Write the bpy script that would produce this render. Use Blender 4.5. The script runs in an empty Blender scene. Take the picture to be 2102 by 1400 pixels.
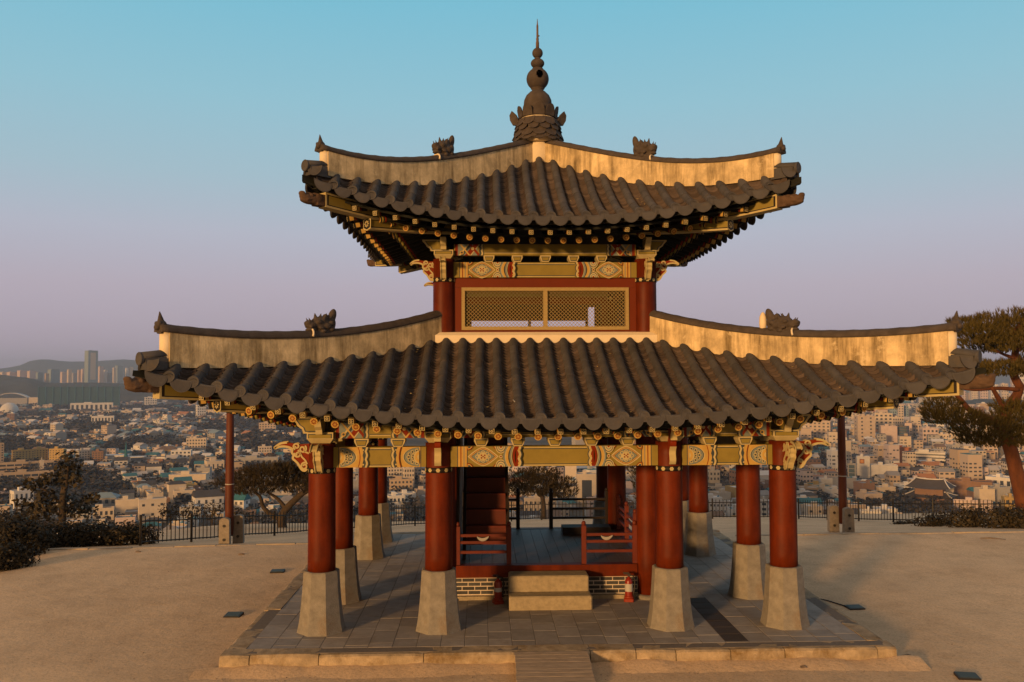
import bpy, bmesh, math, random
import numpy as np
from mathutils import Vector, Matrix, noise as mnoise
R = math.radians
PI = math.pi
rnd = random.Random(7)
scene = bpy.context.scene
col = scene.collection

# ------------------------------------------------------------------ camera
F_PX, CAM = 1777.0, Vector((-1.098, -17.159, 3.876))
YAW, PITCH, ROLL = .0328, .0412, -.0036
cam = bpy.data.cameras.new('camera')
cam.sensor_width = 36.0
cam.lens = F_PX / 2102 * 36
cam.clip_start, cam.clip_end = .1, 30000
cam_ob = bpy.data.objects.new('camera', cam)
col.objects.link(cam_ob)
fwd = Vector((math.sin(YAW) * math.cos(PITCH), math.cos(YAW) * math.cos(PITCH), math.sin(PITCH)))
rt = Vector((math.cos(YAW), -math.sin(YAW), 0))
up = rt.cross(fwd)
c_, s_ = math.cos(ROLL), math.sin(ROLL)
rt2 = rt * c_ + up * s_
up2 = -rt * s_ + up * c_
m = Matrix((rt2, up2, -fwd)).transposed().to_4x4()
m.translation = CAM
cam_ob.matrix_world = m
scene.camera = cam_ob

# ------------------------------------------------------------------ sun, sky, exposure
SUN_EL, SUN_AZ = R(7.0), R(35)          # azimuth: degrees to the left of straight behind the camera
to_sun = Vector((-math.sin(SUN_AZ) * math.cos(SUN_EL), -math.cos(SUN_AZ) * math.cos(SUN_EL), math.sin(SUN_EL)))
sun = bpy.data.lights.new('sun', 'SUN')
sun.energy = 4.6
sun.angle = R(5.0)          # low sun veiled by haze
sun.color = (1.0, .54, .20)
sun_ob = bpy.data.objects.new('sun', sun)
col.objects.link(sun_ob)
sun_ob.rotation_euler = to_sun.to_track_quat('Z', 'Y').to_euler()

world = bpy.data.worlds.new('World')
scene.world = world
world.use_nodes = True
wt = world.node_tree
wn, wl = wt.nodes, wt.links
for n in list(wn): wn.remove(n)
w_out = wn.new('ShaderNodeOutputWorld')
w_bg = wn.new('ShaderNodeBackground')
w_bg2 = wn.new('ShaderNodeBackground')
w_add = wn.new('ShaderNodeAddShader')
sky = wn.new('ShaderNodeTexSky')
sky.sky_type = 'NISHITA'
sky.sun_disc = False
sky.sun_elevation = SUN_EL
sky.sun_rotation = math.atan2(to_sun.x, to_sun.y)
w_bg.inputs['Strength'].default_value = .05
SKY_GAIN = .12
w_geo = wn.new('ShaderNodeTexCoord')
w_sep = wn.new('ShaderNodeSeparateXYZ')
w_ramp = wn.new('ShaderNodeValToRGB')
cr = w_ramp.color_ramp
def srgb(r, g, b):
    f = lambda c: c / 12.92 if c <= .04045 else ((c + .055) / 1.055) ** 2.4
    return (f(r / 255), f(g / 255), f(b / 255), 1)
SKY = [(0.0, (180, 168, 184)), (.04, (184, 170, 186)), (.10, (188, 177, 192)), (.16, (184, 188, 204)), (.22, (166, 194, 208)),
       (.30, (148, 197, 214)), (.42, (118, 192, 216)), (.60, (168, 174, 176)), (1.0, (186, 178, 172))]  # upper stops lie above the view; their tone is set for fill light
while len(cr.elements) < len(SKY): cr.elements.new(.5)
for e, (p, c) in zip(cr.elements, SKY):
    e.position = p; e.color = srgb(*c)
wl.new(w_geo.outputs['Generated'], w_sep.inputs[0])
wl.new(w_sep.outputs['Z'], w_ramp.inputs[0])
# warm sunset glow round the low sun, behind the camera, its tone set for fill
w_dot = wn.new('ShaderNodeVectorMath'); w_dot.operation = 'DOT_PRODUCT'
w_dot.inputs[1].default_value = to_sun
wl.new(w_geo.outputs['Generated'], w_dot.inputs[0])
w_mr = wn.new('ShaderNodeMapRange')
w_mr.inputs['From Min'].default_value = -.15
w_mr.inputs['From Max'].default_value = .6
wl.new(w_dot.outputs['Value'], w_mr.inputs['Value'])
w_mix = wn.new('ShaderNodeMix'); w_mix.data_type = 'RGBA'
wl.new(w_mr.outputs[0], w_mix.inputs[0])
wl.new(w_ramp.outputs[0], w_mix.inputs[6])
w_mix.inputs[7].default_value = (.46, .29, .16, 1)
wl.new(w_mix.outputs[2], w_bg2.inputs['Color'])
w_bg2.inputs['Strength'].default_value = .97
w_sepc = wn.new('ShaderNodeMix'); w_sepc.data_type = 'RGBA'; w_sepc.blend_type = 'MULTIPLY'
w_sepc.inputs[0].default_value = 1
w_sepc.inputs[7].default_value = (SKY_GAIN, SKY_GAIN * .9, SKY_GAIN * .8, 1)
wl.new(sky.outputs[0], w_sepc.inputs[6])
wl.new(w_sepc.outputs[2], w_bg.inputs['Color'])
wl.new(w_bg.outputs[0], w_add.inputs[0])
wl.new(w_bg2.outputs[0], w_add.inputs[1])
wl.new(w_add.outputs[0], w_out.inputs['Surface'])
vs = scene.view_settings
vs.view_transform = 'Standard'
vs.look = 'None'
vs.exposure = 0.0
vs.gamma = 1.0
vs.use_curve_mapping = False
scene.cycles.max_bounces = 6
scene.cycles.volume_bounces = 0

# ------------------------------------------------------------------ pixel helpers (photo pixels 2102x1400)
def ray(px, py):
    u, v = (px - 1051) / F_PX, -(py - 700) / F_PX
    return rt2 * u + up2 * v + fwd
def at_depth(px, py, d):
    return CAM + ray(px, py) * d
def to_px(p):
    d = Vector(p) - CAM
    z = d.dot(fwd)
    return 1051 + F_PX * d.dot(rt2) / z, 700 - F_PX * d.dot(up2) / z, z

# ------------------------------------------------------------------ materials
MATS = {}
def mat(name, rgb, rough=.8, var=.0, vscale=4.0, bump=0.0, bscale=40.0, island=0.0, spec=.3, metal=0.0, stain=None, blotch=None, patch=None, stretch=None, bdist=.02):
    if name in MATS: return MATS[name]
    mm = bpy.data.materials.new(name)
    mm.use_nodes = True
    nt = mm.node_tree; N = nt.nodes; L = nt.links
    b = N['Principled BSDF']
    b.inputs['Roughness'].default_value = rough
    b.inputs['Metallic'].default_value = metal
    b.inputs['Specular IOR Level'].default_value = spec
    b.inputs['Base Color'].default_value = (*rgb, 1)
    tc = N.new('ShaderNodeTexCoord')
    vec = tc.outputs['Object']
    if stretch:
        mp = N.new('ShaderNodeMapping'); mp.inputs['Scale'].default_value = stretch
        L.new(vec, mp.inputs[0]); vec = mp.outputs[0]
    last = None
    def mul(colsock, fac_sock, lo, hi):
        mr = N.new('ShaderNodeMapRange'); mr.inputs['To Min'].default_value = lo; mr.inputs['To Max'].default_value = hi
        L.new(fac_sock, mr.inputs['Value'])
        mx = N.new('ShaderNodeMix'); mx.data_type = 'RGBA'; mx.blend_type = 'MULTIPLY'; mx.inputs[0].default_value = 1
        if colsock is None: mx.inputs[6].default_value = (*rgb, 1)
        else: L.new(colsock, mx.inputs[6])
        L.new(mr.outputs[0], mx.inputs[7])
        return mx.outputs[2]
    if var:
        nz = N.new('ShaderNodeTexNoise'); nz.inputs['Scale'].default_value = vscale; nz.inputs['Detail'].default_value = 7
        nz.inputs['Roughness'].default_value = .65
        L.new(vec, nz.inputs['Vector'])
        mr0 = N.new('ShaderNodeMapRange'); mr0.inputs['From Min'].default_value = .3; mr0.inputs['From Max'].default_value = .7
        L.new(nz.outputs[0], mr0.inputs['Value'])
        last = mul(last, mr0.outputs[0], 1 - var, 1 + var)
    if island:
        g = N.new('ShaderNodeNewGeometry')
        last = mul(last, g.outputs['Random Per Island'], 1 - island, 1 + island)
    if stain:
        srgbc, sc, lo, hi, st = stain
        mp2 = N.new('ShaderNodeMapping'); mp2.inputs['Scale'].default_value = st
        L.new(tc.outputs['Object'], mp2.inputs[0])
        n2 = N.new('ShaderNodeTexNoise'); n2.inputs['Scale'].default_value = sc; n2.inputs['Detail'].default_value = 8
        n2.inputs['Roughness'].default_value = .7
        L.new(mp2.outputs[0], n2.inputs['Vector'])
        mr = N.new('ShaderNodeMapRange'); mr.inputs['From Min'].default_value = lo; mr.inputs['From Max'].default_value = hi
        L.new(n2.outputs[0], mr.inputs['Value'])
        mx = N.new('ShaderNodeMix'); mx.data_type = 'RGBA'
        L.new(mr.outputs[0], mx.inputs[0])
        if last is None: mx.inputs[6].default_value = (*rgb, 1)
        else: L.new(last, mx.inputs[6])
        mx.inputs[7].default_value = (*srgbc, 1)
        last = mx.outputs[2]
    if blotch:
        n4 = N.new('ShaderNodeTexNoise'); n4.inputs['Scale'].default_value = 2.3; n4.inputs['Detail'].default_value = 8; n4.inputs['Roughness'].default_value = .7
        L.new(tc.outputs['Object'], n4.inputs['Vector'])
        mr4 = N.new('ShaderNodeMapRange'); mr4.inputs['From Min'].default_value = .36; mr4.inputs['From Max'].default_value = .62
        L.new(n4.outputs[0], mr4.inputs['Value'])
        last = mul(last, mr4.outputs[0], *blotch)
    if patch:
        n5 = N.new('ShaderNodeTexNoise'); n5.inputs['Scale'].default_value = 4.2; n5.inputs['Detail'].default_value = 10; n5.inputs['Roughness'].default_value = .75
        L.new(tc.outputs['Object'], n5.inputs['Vector'])
        mr5 = N.new('ShaderNodeMapRange'); mr5.inputs['From Min'].default_value = .58; mr5.inputs['From Max'].default_value = .66; mr5.inputs['To Max'].default_value = .75
        L.new(n5.outputs[0], mr5.inputs['Value'])
        mx5 = N.new('ShaderNodeMix'); mx5.data_type = 'RGBA'; L.new(mr5.outputs[0], mx5.inputs[0]); L.new(last, mx5.inputs[6]); mx5.inputs[7].default_value = (*patch, 1)
        last = mx5.outputs[2]
    if last is not None: L.new(last, b.inputs['Base Color'])
    if bump:
        n3 = N.new('ShaderNodeTexNoise'); n3.inputs['Scale'].default_value = bscale; n3.inputs['Detail'].default_value = 6
        L.new(vec, n3.inputs['Vector'])
        bp = N.new('ShaderNodeBump'); bp.inputs['Strength'].default_value = bump; bp.inputs['Distance'].default_value = bdist
        L.new(n3.outputs[0], bp.inputs['Height']); L.new(bp.outputs[0], b.inputs['Normal'])
    MATS[name] = mm
    return mm

M_TILE = mat('roof_tile_clay', (.056, .054, .058), .78, .20, 5, .20, 60, .17, spec=.25, stain=((.10, .075, .05), 3.2, .56, .78, (1, 1, 1)))
M_PAN = mat('pan_tile_clay', (.062, .046, .039), .82, .25, 6, .25, 60, .35, spec=.2)
M_TILE_DK = mat('dark_clay', (.060, .048, .042), .85, .3, 8, .4, 50)
M_PLASTER = mat('lime_plaster', (.64, .50, .29), .9, .12, 3, .2, 30, stain=((.20, .145, .07), 1.1, .44, .66, (4.5, 4.5, .45)), blotch=(.60, 1.12), patch=(.62, .50, .31))
M_PLASTER_CL = mat('clean_plaster', (.66, .56, .40), .9, .08, 3, .15, 30)
M_RED = mat('red_paint', (.108, .0165, .003), .5, .20, 2.5, .08, 60, spec=.12, stain=((.055, .008, .003), 1.6, .46, .74, (3, 3, .4)), blotch=(.8, 1.12))
M_REDWALL = mat('red_wall_paint', (.118, .0175, .002), .6, .10, 2.0, .05, 60, spec=.2)
M_OLIVE = mat('ochre_paint', (.215, .165, .035), .6, .12, 4, spec=.2)
M_CREAM = mat('cream_paint', (.42, .35, .175), .6, .10, 8, spec=.2)
M_GOLD = mat('gold_paint', (.42, .27, .07), .6, .10, 8, spec=.2)
M_NAVY = mat('navy_paint', (.035, .05, .06), .6, spec=.2)
M_SLATE = mat('slate_paint', (.16, .19, .18), .6, spec=.2)
M_VERM = mat('vermilion_paint', (.17, .020, .003), .6, spec=.12)
M_BLACK = mat('black_paint', (.014, .011, .010), .6, spec=.2)
M_EAVE = mat('dark_green_wood', (.012, .013, .010), .75, .3, 6, spec=.2)
M_LATT = mat('ochre_wood', (.31, .23, .095), .65, .18, 5, spec=.2, stretch=(3, 3, 12))
M_STONE = mat('granite', (.205, .192, .17), .88, .22, 9, .5, 70, stain=((.17, .12, .075), 2.0, .52, .75, (1, 1, 1)))
M_STONE2 = mat('step_granite', (.30, .25, .165), .88, .22, 12, .5, 90)
M_KERB = mat('kerb_granite', (.33, .26, .175), .88, .25, 7, .5, 60, .10, stain=((.17, .11, .045), 2.6, .50, .68, (1, 1, 1)), blotch=(.75, 1.15))
M_PAVE = mat('paving_slab', (.28, .258, .24), .75, .16, 5, .25, 50, .16, stain=((.21, .175, .15), 1.2, .50, .75, (1, 1, 1)))
M_PAVEDK = mat('dark_paving_slab', (.05, .038, .032), .7, .2, 5, .25, 50, .2)
M_JOINT = mat('joint_mortar', (.15, .13, .115), .95, .2, 20)
M_BRICK = mat('dark_brick', (.050, .050, .048), .8, .25, 12, .3, 60, .25)
M_MORTAR = mat('white_mortar', (.55, .47, .38), .9, .1, 10)
M_DECK = mat('worn_deck_wood', (.095, .065, .048), .5, .35, 3, .15, 25, .2, spec=.22, stretch=(1, 12, 1))
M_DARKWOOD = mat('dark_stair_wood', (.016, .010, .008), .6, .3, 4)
M_GREYWOOD = mat('weathered_plank', (.25, .205, .165), .85, .35, 4, .4, 40, .22, stretch=(1.2, 14, 14))
M_IRON = mat('black_iron', (.018, .015, .013), .5, spec=.4)
M_STEELGL = mat('lamp_glass', (.05, .07, .075), .55, spec=.15)
M_EXT = mat('extinguisher_red', (.20, .016, .006), .35, spec=.5)
M_EXTBASE = mat('red_plastic', (.22, .025, .008), .5)
M_LABEL = mat('pale_label', (.36, .35, .33), .6)
M_WHITE = mat('white_cloth', (.30, .29, .28), .8)
M_SAND = None

# ------------------------------------------------------------------ mesh builder
class MB:
    def __init__(self): self.v = []; self.f = []; self.m = []; self.sm = []
    def face(self, pts, mi=0, smooth=False):
        n = len(self.v); self.v += [tuple(p) for p in pts]
        self.f.append(tuple(range(n, n + len(pts)))); self.m.append(mi); self.sm.append(smooth)
    def grid(self, rows, mi=0, smooth=True, closed=False, caps=False):
        n = len(self.v); k = len(rows[0])
        for r in rows: self.v += [tuple(p) for p in r]
        for i in range(len(rows) - 1):
            for j in range(k if closed else k - 1):
                j2 = (j + 1) % k
                self.f.append((n + i * k + j, n + i * k + j2, n + (i + 1) * k + j2, n + (i + 1) * k + j)); self.m.append(mi); self.sm.append(smooth)
        if caps:
            self.f.append(tuple(n + j for j in range(k - 1, -1, -1))); self.m.append(mi); self.sm.append(False)
            b = n + (len(rows) - 1) * k
            self.f.append(tuple(b + j for j in range(k))); self.m.append(mi); self.sm.append(False)
    def box(self, x0, x1, y0, y1, z0, z1, mi=0, T=None):
        P = [(x0, y0, z0), (x1, y0, z0), (x1, y1, z0), (x0, y1, z0), (x0, y0, z1), (x1, y0, z1), (x1, y1, z1), (x0, y1, z1)]
        if T is not None: P = [tuple(T @ Vector(p)) for p in P]
        n = len(self.v); self.v += P
        for q in ((0, 3, 2, 1), (4, 5, 6, 7), (0, 1, 5, 4), (1, 2, 6, 5), (2, 3, 7, 6), (3, 0, 4, 7)):
            self.f.append(tuple(n + i for i in q)); self.m.append(mi); self.sm.append(False)
    def bbox(self, x0, x1, y0, y1, z0, z1, b=.01, mi=0, T=None):
        """box with chamfered top edges and vertical edges"""
        def ring(ins, z): 
            a, c, d, e = x0 + ins, x1 - ins, y0 + ins, y1 - ins
            k = b
            return [(a + k, d, z), (c - k, d, z), (c, d + k, z), (c, e - k, z), (c - k, e, z), (a + k, e, z), (a, e - k, z), (a, d + k, z)]
        rows = [ring(0, z0), ring(0, z1 - b), ring(b, z1)]
        if T is not None: rows = [[tuple(T @ Vector(p)) for p in r] for r in rows]
        self.grid(rows, mi, False, closed=True, caps=True)
    def tube(self, pts, rad, n=10, mi=0, smooth=True, caps=True, twist=0):
        pts = [Vector(p) for p in pts]
        if not hasattr(rad, '__len__'): rad = [rad] * len(pts)
        rows = []
        ref = None
        for i, p in enumerate(pts):
            t = (pts[min(i + 1, len(pts) - 1)] - pts[max(i - 1, 0)]).normalized()
            if ref is None:
                ref = Vector((0, 0, 1)) if abs(t.z) < .9 else Vector((1, 0, 0))
            a = t.cross(ref).normalized(); b = a.cross(t).normalized(); ref = b
            rows.append([p + (a * math.cos(2 * PI * j / n + twist) + b * math.sin(2 * PI * j / n + twist)) * rad[i] for j in range(n)])
        self.grid(rows, mi, smooth, closed=True, caps=caps)
    def lathe(self, prof, n=32, mi=0, c=(0, 0, 0), caps=True, smooth=True, ph=0):
        rows = [[(c[0] + r * math.cos(2 * PI * j / n + ph), c[1] + r * math.sin(2 * PI * j / n + ph), c[2] + z) for j in range(n)] for r, z in prof]
        self.grid(rows, mi, smooth, closed=True, caps=caps)
    def prism(self, poly, fn, d0, d1, mi=0, mi_side=None):
        """poly of (u,v); fn(u,v,d)->point; solid between d0 (front) and d1"""
        n = len(poly)
        self.face([fn(u, v, d0) for u, v in poly], mi)
        self.face([fn(u, v, d1) for u, v in reversed(poly)], mi)
        ms = mi if mi_side is None else mi_side
        for i in range(n):
            a, b = poly[i], poly[(i + 1) % n]
            self.face([fn(*a, d0), fn(*a, d1), fn(*b, d1), fn(*b, d0)], ms)
    def mesh(self, name, mats, fix=False):
        me = bpy.data.meshes.new(name)
        me.from_pydata(self.v, [], self.f)
        if not isinstance(mats, (list, tuple)): mats = [mats]
        for x in mats: me.materials.append(x)
        me.polygons.foreach_set('material_index', self.m)
        me.polygons.foreach_set('use_smooth', self.sm)
        if fix:
            bm = bmesh.new(); bm.from_mesh(me); bmesh.ops.recalc_face_normals(bm, faces=bm.faces); bm.to_mesh(me); bm.free()
        me.update()
        return me
    def obj(self, name, mats, parent=None, fix=False):
        return link(name, self.mesh(name, mats, fix), parent)
def link(name, me, parent=None, loc=None):
    o = bpy.data.objects.new(name, me); col.objects.link(o)
    if parent is not None: o.parent = parent
    if loc is not None: o.location = loc
    return o
def tag(o, label, cat, group=None, kind=None):
    if label: o['label'] = label
    if cat: o['category'] = cat
    if group: o['group'] = group
    if kind: o['kind'] = kind
    return o
def thing(name, label, cat, loc=(0, 0, 0), rz=0, group=None):
    o = bpy.data.objects.new(name, None); col.objects.link(o)
    o.empty_display_size = .2
    o.location = loc; o.rotation_euler = (0, 0, rz)
    return tag(o, label, cat, group)
def struct(name, o):
    o['kind'] = 'structure'; return o
def copy_tree(o, parent=None):
    c = o.copy(); col.objects.link(c)
    if parent is not None: c.parent = parent
    for ch in list(o.children): copy_tree(ch, c)
    return c
def sculpt(parts, voxel, smooth=2):
    """lumps joined into one skin: parts = (kind, centre, size, euler)"""
    bm = bmesh.new()
    for kind, c, s, e in parts:
        T = Matrix.Translation(c) @ Matrix.Rotation(e[2], 4, 'Z') @ Matrix.Rotation(e[1], 4, 'Y') @ Matrix.Rotation(e[0], 4, 'X') @ Matrix.Diagonal((*s, 1))
        if kind == 's': bmesh.ops.create_icosphere(bm, subdivisions=3, radius=1, matrix=T)
        elif kind == 'c': bmesh.ops.create_cone(bm, cap_ends=True, segments=14, radius1=1, radius2=.12, depth=2, matrix=T)
        else: bmesh.ops.create_cube(bm, size=2, matrix=T)
    me = bpy.data.meshes.new('sculpt'); bm.to_mesh(me); bm.free()
    o = bpy.data.objects.new('sculpt', me); col.objects.link(o)
    md = o.modifiers.new('r', 'REMESH'); md.mode = 'VOXEL'; md.voxel_size = voxel; md.use_smooth_shade = True
    if smooth:
        sm = o.modifiers.new('s', 'SMOOTH'); sm.factor = .5; sm.iterations = smooth
    dg = bpy.context.evaluated_depsgraph_get(); dg.update()
    out = bpy.data.meshes.new_from_object(o.evaluated_get(dg))
    bpy.data.objects.remove(o); bpy.data.meshes.remove(me)
    return out

def sidefn(k):
    """local (u along the eave, r outward, z) of side k -> world point; k 0 front, 1 right, 2 back, 3 left"""
    return (lambda u, r, z: (u, -r, z), lambda u, r, z: (r, u, z), lambda u, r, z: (-u, r, z), lambda u, r, z: (-r, -u, z))[k]
# ================================================================== ground
def zt(x, y):
    dx = max(-11.6 - x, x - 40, 0.0)
    dy = max(y - (4.65 + .045 * x), -150 - y, 0.0)
    s = math.hypot(2.2 * dx, dy)
    z = -.2 - .135 * min(s, 17.5)
    if s > 17.5: z -= 85 * (1 - math.exp(-(s - 17.5) / 110))
    # unseen knoll added far to the left to shade the near right-hand city
    q = ((x + 245) / 135) ** 2 + ((y + 20) / 120) ** 2
    return max(z, -84.5 + 142 * math.exp(-q)) if q < 6 else z
def ground_z(x, y):
    z = zt(x, y)
    d = math.hypot(x, y)
    if d < 40:
        z += .018 * mnoise.noise((x * .55, y * .55, 0)) + .008 * mnoise.noise((x * 2.1, y * 2.1, 3))
    elif d > 300:
        z += 3.0 * mnoise.noise((x * .004, y * .004, 9))
    return z
def ground_mat():
    mm = bpy.data.materials.new('sandy_ground'); mm.use_nodes = True
    nt = mm.node_tree; N = nt.nodes; L = nt.links; b = N['Principled BSDF']
    b.inputs['Roughness'].default_value = .95; b.inputs['Specular IOR Level'].default_value = .15
    tc = N.new('ShaderNodeTexCoord')
    def nz(scale, det=6, rough=.6):
        n = N.new('ShaderNodeTexNoise'); n.inputs['Scale'].default_value = scale; n.inputs['Detail'].default_value = det
        n.inputs['Roughness'].default_value = rough; L.new(tc.outputs['Object'], n.inputs['Vector']); return n.outputs[0]
    def ramp(sock, stops):
        r = N.new('ShaderNodeValToRGB'); L.new(sock, r.inputs[0])
        while len(r.color_ramp.elements) < len(stops): r.color_ramp.elements.new(.5)
        for e, (p, c) in zip(r.color_ramp.elements, stops): e.position = p; e.color = (*c, 1)
        return r.outputs[0]
    def mixc(f, a, c, bt='MIX'):
        x = N.new('ShaderNodeMix'); x.data_type = 'RGBA'; x.blend_type = bt
        if hasattr(f, 'links'): L.new(f, x.inputs[0])
        else: x.inputs[0].default_value = f
        L.new(a, x.inputs[6]); L.new(c, x.inputs[7]); return x.outputs[2]
    big = ramp(nz(.35, 8, .65), [(.30, (.53, .385, .25)), (.55, (.60, .44, .285)), (.75, (.66, .485, .315))])
    fine = ramp(nz(26, 4, .7), [(.30, (.72, .70, .68)), (.5, (1, 1, 1)), (.72, (1.12, 1.1, 1.08))])
    spk = ramp(nz(160, 2, .5), [(.30, (.62, .6, .58)), (.42, (1, 1, 1))])
    midn = ramp(nz(1.7, 8, .7), [(.34, (.86, .85, .84)), (.52, (1, 1, 1)), (.68, (1.08, 1.07, 1.06))])
    sand = mixc(1, mixc(1, mixc(1, big, midn, 'MULTIPLY'), fine, 'MULTIPLY'), spk, 'MULTIPLY')
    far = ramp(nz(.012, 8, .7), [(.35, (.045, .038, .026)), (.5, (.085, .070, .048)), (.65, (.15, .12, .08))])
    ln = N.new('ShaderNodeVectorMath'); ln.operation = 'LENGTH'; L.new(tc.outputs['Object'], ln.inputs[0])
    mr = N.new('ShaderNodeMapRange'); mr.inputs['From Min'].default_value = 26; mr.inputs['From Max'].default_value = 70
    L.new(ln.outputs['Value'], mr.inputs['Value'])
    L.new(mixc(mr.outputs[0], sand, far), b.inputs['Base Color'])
    bp = N.new('ShaderNodeBump'); bp.inputs['Strength'].default_value = .55; bp.inputs['Distance'].default_value = .028
    ad = N.new('ShaderNodeMath'); ad.operation = 'MULTIPLY_ADD'; ad.inputs[1].default_value = .35
    L.new(nz(38, 5, .7), ad.inputs[0]); L.new(nz(5, 6, .65), ad.inputs[2])
    L.new(ad.outputs[0], bp.inputs['Height']); L.new(bp.outputs[0], b.inputs['Normal'])
    return mm
M_SAND = ground_mat()
g = MB()
radii = [0.0] + list(np.arange(.8, 30, .45)) + list(30 * (14000 / 30) ** np.linspace(0.02, 1, 70))
NA = 200
rows = []
for r in radii:
    rows.append([(r * math.cos(2 * PI * j / NA), r * math.sin(2 * PI * j / NA), ground_z(r * math.cos(2 * PI * j / NA), r * math.sin(2 * PI * j / NA))) for j in range(NA)])
g.grid(rows, 0, True, closed=True)
struct('ground', g.obj('ground', M_SAND))

def hill(name, pts, depth, thick, m, rough, seed):
    """ridge whose skyline passes through photo directions pts=(px,py), at a distance, with real thickness"""
    mb = MB(); rows = []
    xs = [p[0] for p in pts]; ys = [p[1] for p in pts]
    n = 150
    for q in range(9):
        t = q / 8 * 2 - 1
        row = []
        for i in range(n):
            px = xs[0] + (xs[-1] - xs[0]) * i / (n - 1)
            py = float(np.interp(px, xs, ys))
            top = at_depth(px, py, depth)
            d = Vector((top.x - CAM.x, top.y - CAM.y, 0)).normalized()
            base = -90
            h = (top.z - base) * (1 - t * t) ** 1.0
            p = Vector((top.x, top.y, 0)) + d * t * thick
            zz = base + h * (1 + rough * mnoise.fractal((p.x * .012 + seed, p.y * .012, 0), 1, 2, 5))
            zz += rough * 18 * mnoise.noise((p.x * .06, p.y * .06, seed)) * (1 - t * t)
            row.append((p.x, p.y, zz))
        rows.append(row)
    mb.grid(rows, 0, True)
    return struct(name, mb.obj(name, m))
M_HILL = mat('wooded_hill', (.045, .045, .030), .95, .4, .02, .9, .05, bdist=4)
M_MOUNT = mat('far_mountain', (.05, .06, .06), .95, .2, .005)
hill('hill', [(-260, 775), (0, 782), (60, 779), (95, 786), (160, 785), (230, 786), (300, 792), (420, 800), (620, 806), (800, 812)], 3350, 330, M_HILL, .05, 3)
hill('hill', [(1640, 850), (1800, 838), (1950, 826), (2010, 820), (2070, 819), (2150, 828), (2300, 820)], 2100, 250, M_HILL, .05, 8)
hill('mountain', [(-500, 752), (-120, 748), (0, 757), (35, 752), (62, 741), (95, 737), (140, 743), (200, 741), (250, 738), (330, 741), (450, 739), (620, 744), (900, 742), (1200, 746), (1500, 742), (1800, 748), (2000, 752), (2300, 745), (2600, 752)], 7600, 900, M_MOUNT, .02, 5)

# low kerb along the back edge of the plaza
kerb = thing('plaza_kerb', 'low pale stone kerb along the back and left edge of the sandy plaza', 'kerb')
M_KERBLOW = mat('worn_kerb_stone', (.36, .29, .215), .9, .25, 5, .4, 40)
kp = [(-13.0, .2), (-11.62, 1.85), (-11.5, 3.95), (-7.6, 4.3), (0, 4.66), (7.1, 5.0), (13, 5.1), (26, 5.3)]
def walk(path, step):
    out = []
    for a, b in zip(path[:-1], path[1:]):
        a, b = Vector(a), Vector(b); L_ = (b - a).length; k = max(1, round(L_ / step))
        for i in range(k): out.append((a + (b - a) * (i / k), a + (b - a) * ((i + 1) / k)))
    return out
for a, b in walk(kp, .92):
    if -4.9 < a.x < 4.5 and a.y > 4.2: continue
    mb = MB(); d = b - a; ang = math.atan2(d.y, d.x); L_ = d.length
    T = Matrix.Translation((a.x, a.y, ground_z(a.x, a.y))) @ Matrix.Rotation(ang, 4, 'Z')
    mb.bbox(.006, L_ - .006, -.07, .08, -.15, .022 + rnd.uniform(-.010, .010), .012, 0, T)
    mb.obj('kerb_stone', M_KERBLOW, kerb)

# ================================================================== pavilion
pav = thing('pavilion', 'two-storey pavilion with red columns, painted beams and two dark tiled roofs', 'pavilion')
A = 1.8

# ---------- stone platform
plat = thing('stone_platform', 'low paved stone platform with long granite edge stones under the pavilion', 'platform', (0, 0, 0))
PH = 4.8
mb = MB(); mb.box(-PH + .1, PH - .1, -PH + .1, PH - .1, -.5, -.004)
mb.obj('mortar_bed', M_JOINT, plat)
mb = MB(); mbd = MB()
nrow = 27; cw = .352; x0g = -PH + .30
ys = [-PH + .30 + i * cw for i in range(nrow)]
prng = random.Random(3)
ncol = 26
for i in range(ncol):
    wc = (2 * PH - .6) / ncol; x0 = -PH + .30 + i * wc; x1 = x0 + wc
    y = -PH + .30 - (0 if i == 20 else prng.uniform(0, .3)); k_ = 0
    while y < PH - .31:
        w = prng.choice([.34, .36, .42, .50, .62]) if i != 20 else (.05 if k_ == 0 else 2.52 if k_ == 1 else .42); k_ += 1; ye = min(y + w, PH - .30); ys_ = max(y, -PH + .30)
        if PH - .30 - ye < .12: ye = PH - .30
        dark = i == 20 and -4.45 < ys_ + .02 and ye < -1.93 + .02
        if ye - ys_ > .04 and not dark:
            mb.bbox(x0 + .004, x1 - .004, ys_ + .004, ye - .004, -.05, prng.uniform(-.0012, .0022), .003)
        y = ye
wc = (2 * PH - .6) / ncol; xd0 = -PH + .30 + 20 * wc; xd1 = xd0 + wc * 1.0
for i in range(7):
    y0 = -4.45 + i * .36
    mbd.bbox(xd0 + .004, xd1 - .004, y0 + .008, y0 + .352, -.05, .001, .004)
mb.obj('paving', M_PAVE, plat); 
dk = mbd.obj('dark_paving_strip', M_PAVEDK, plat)
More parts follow.
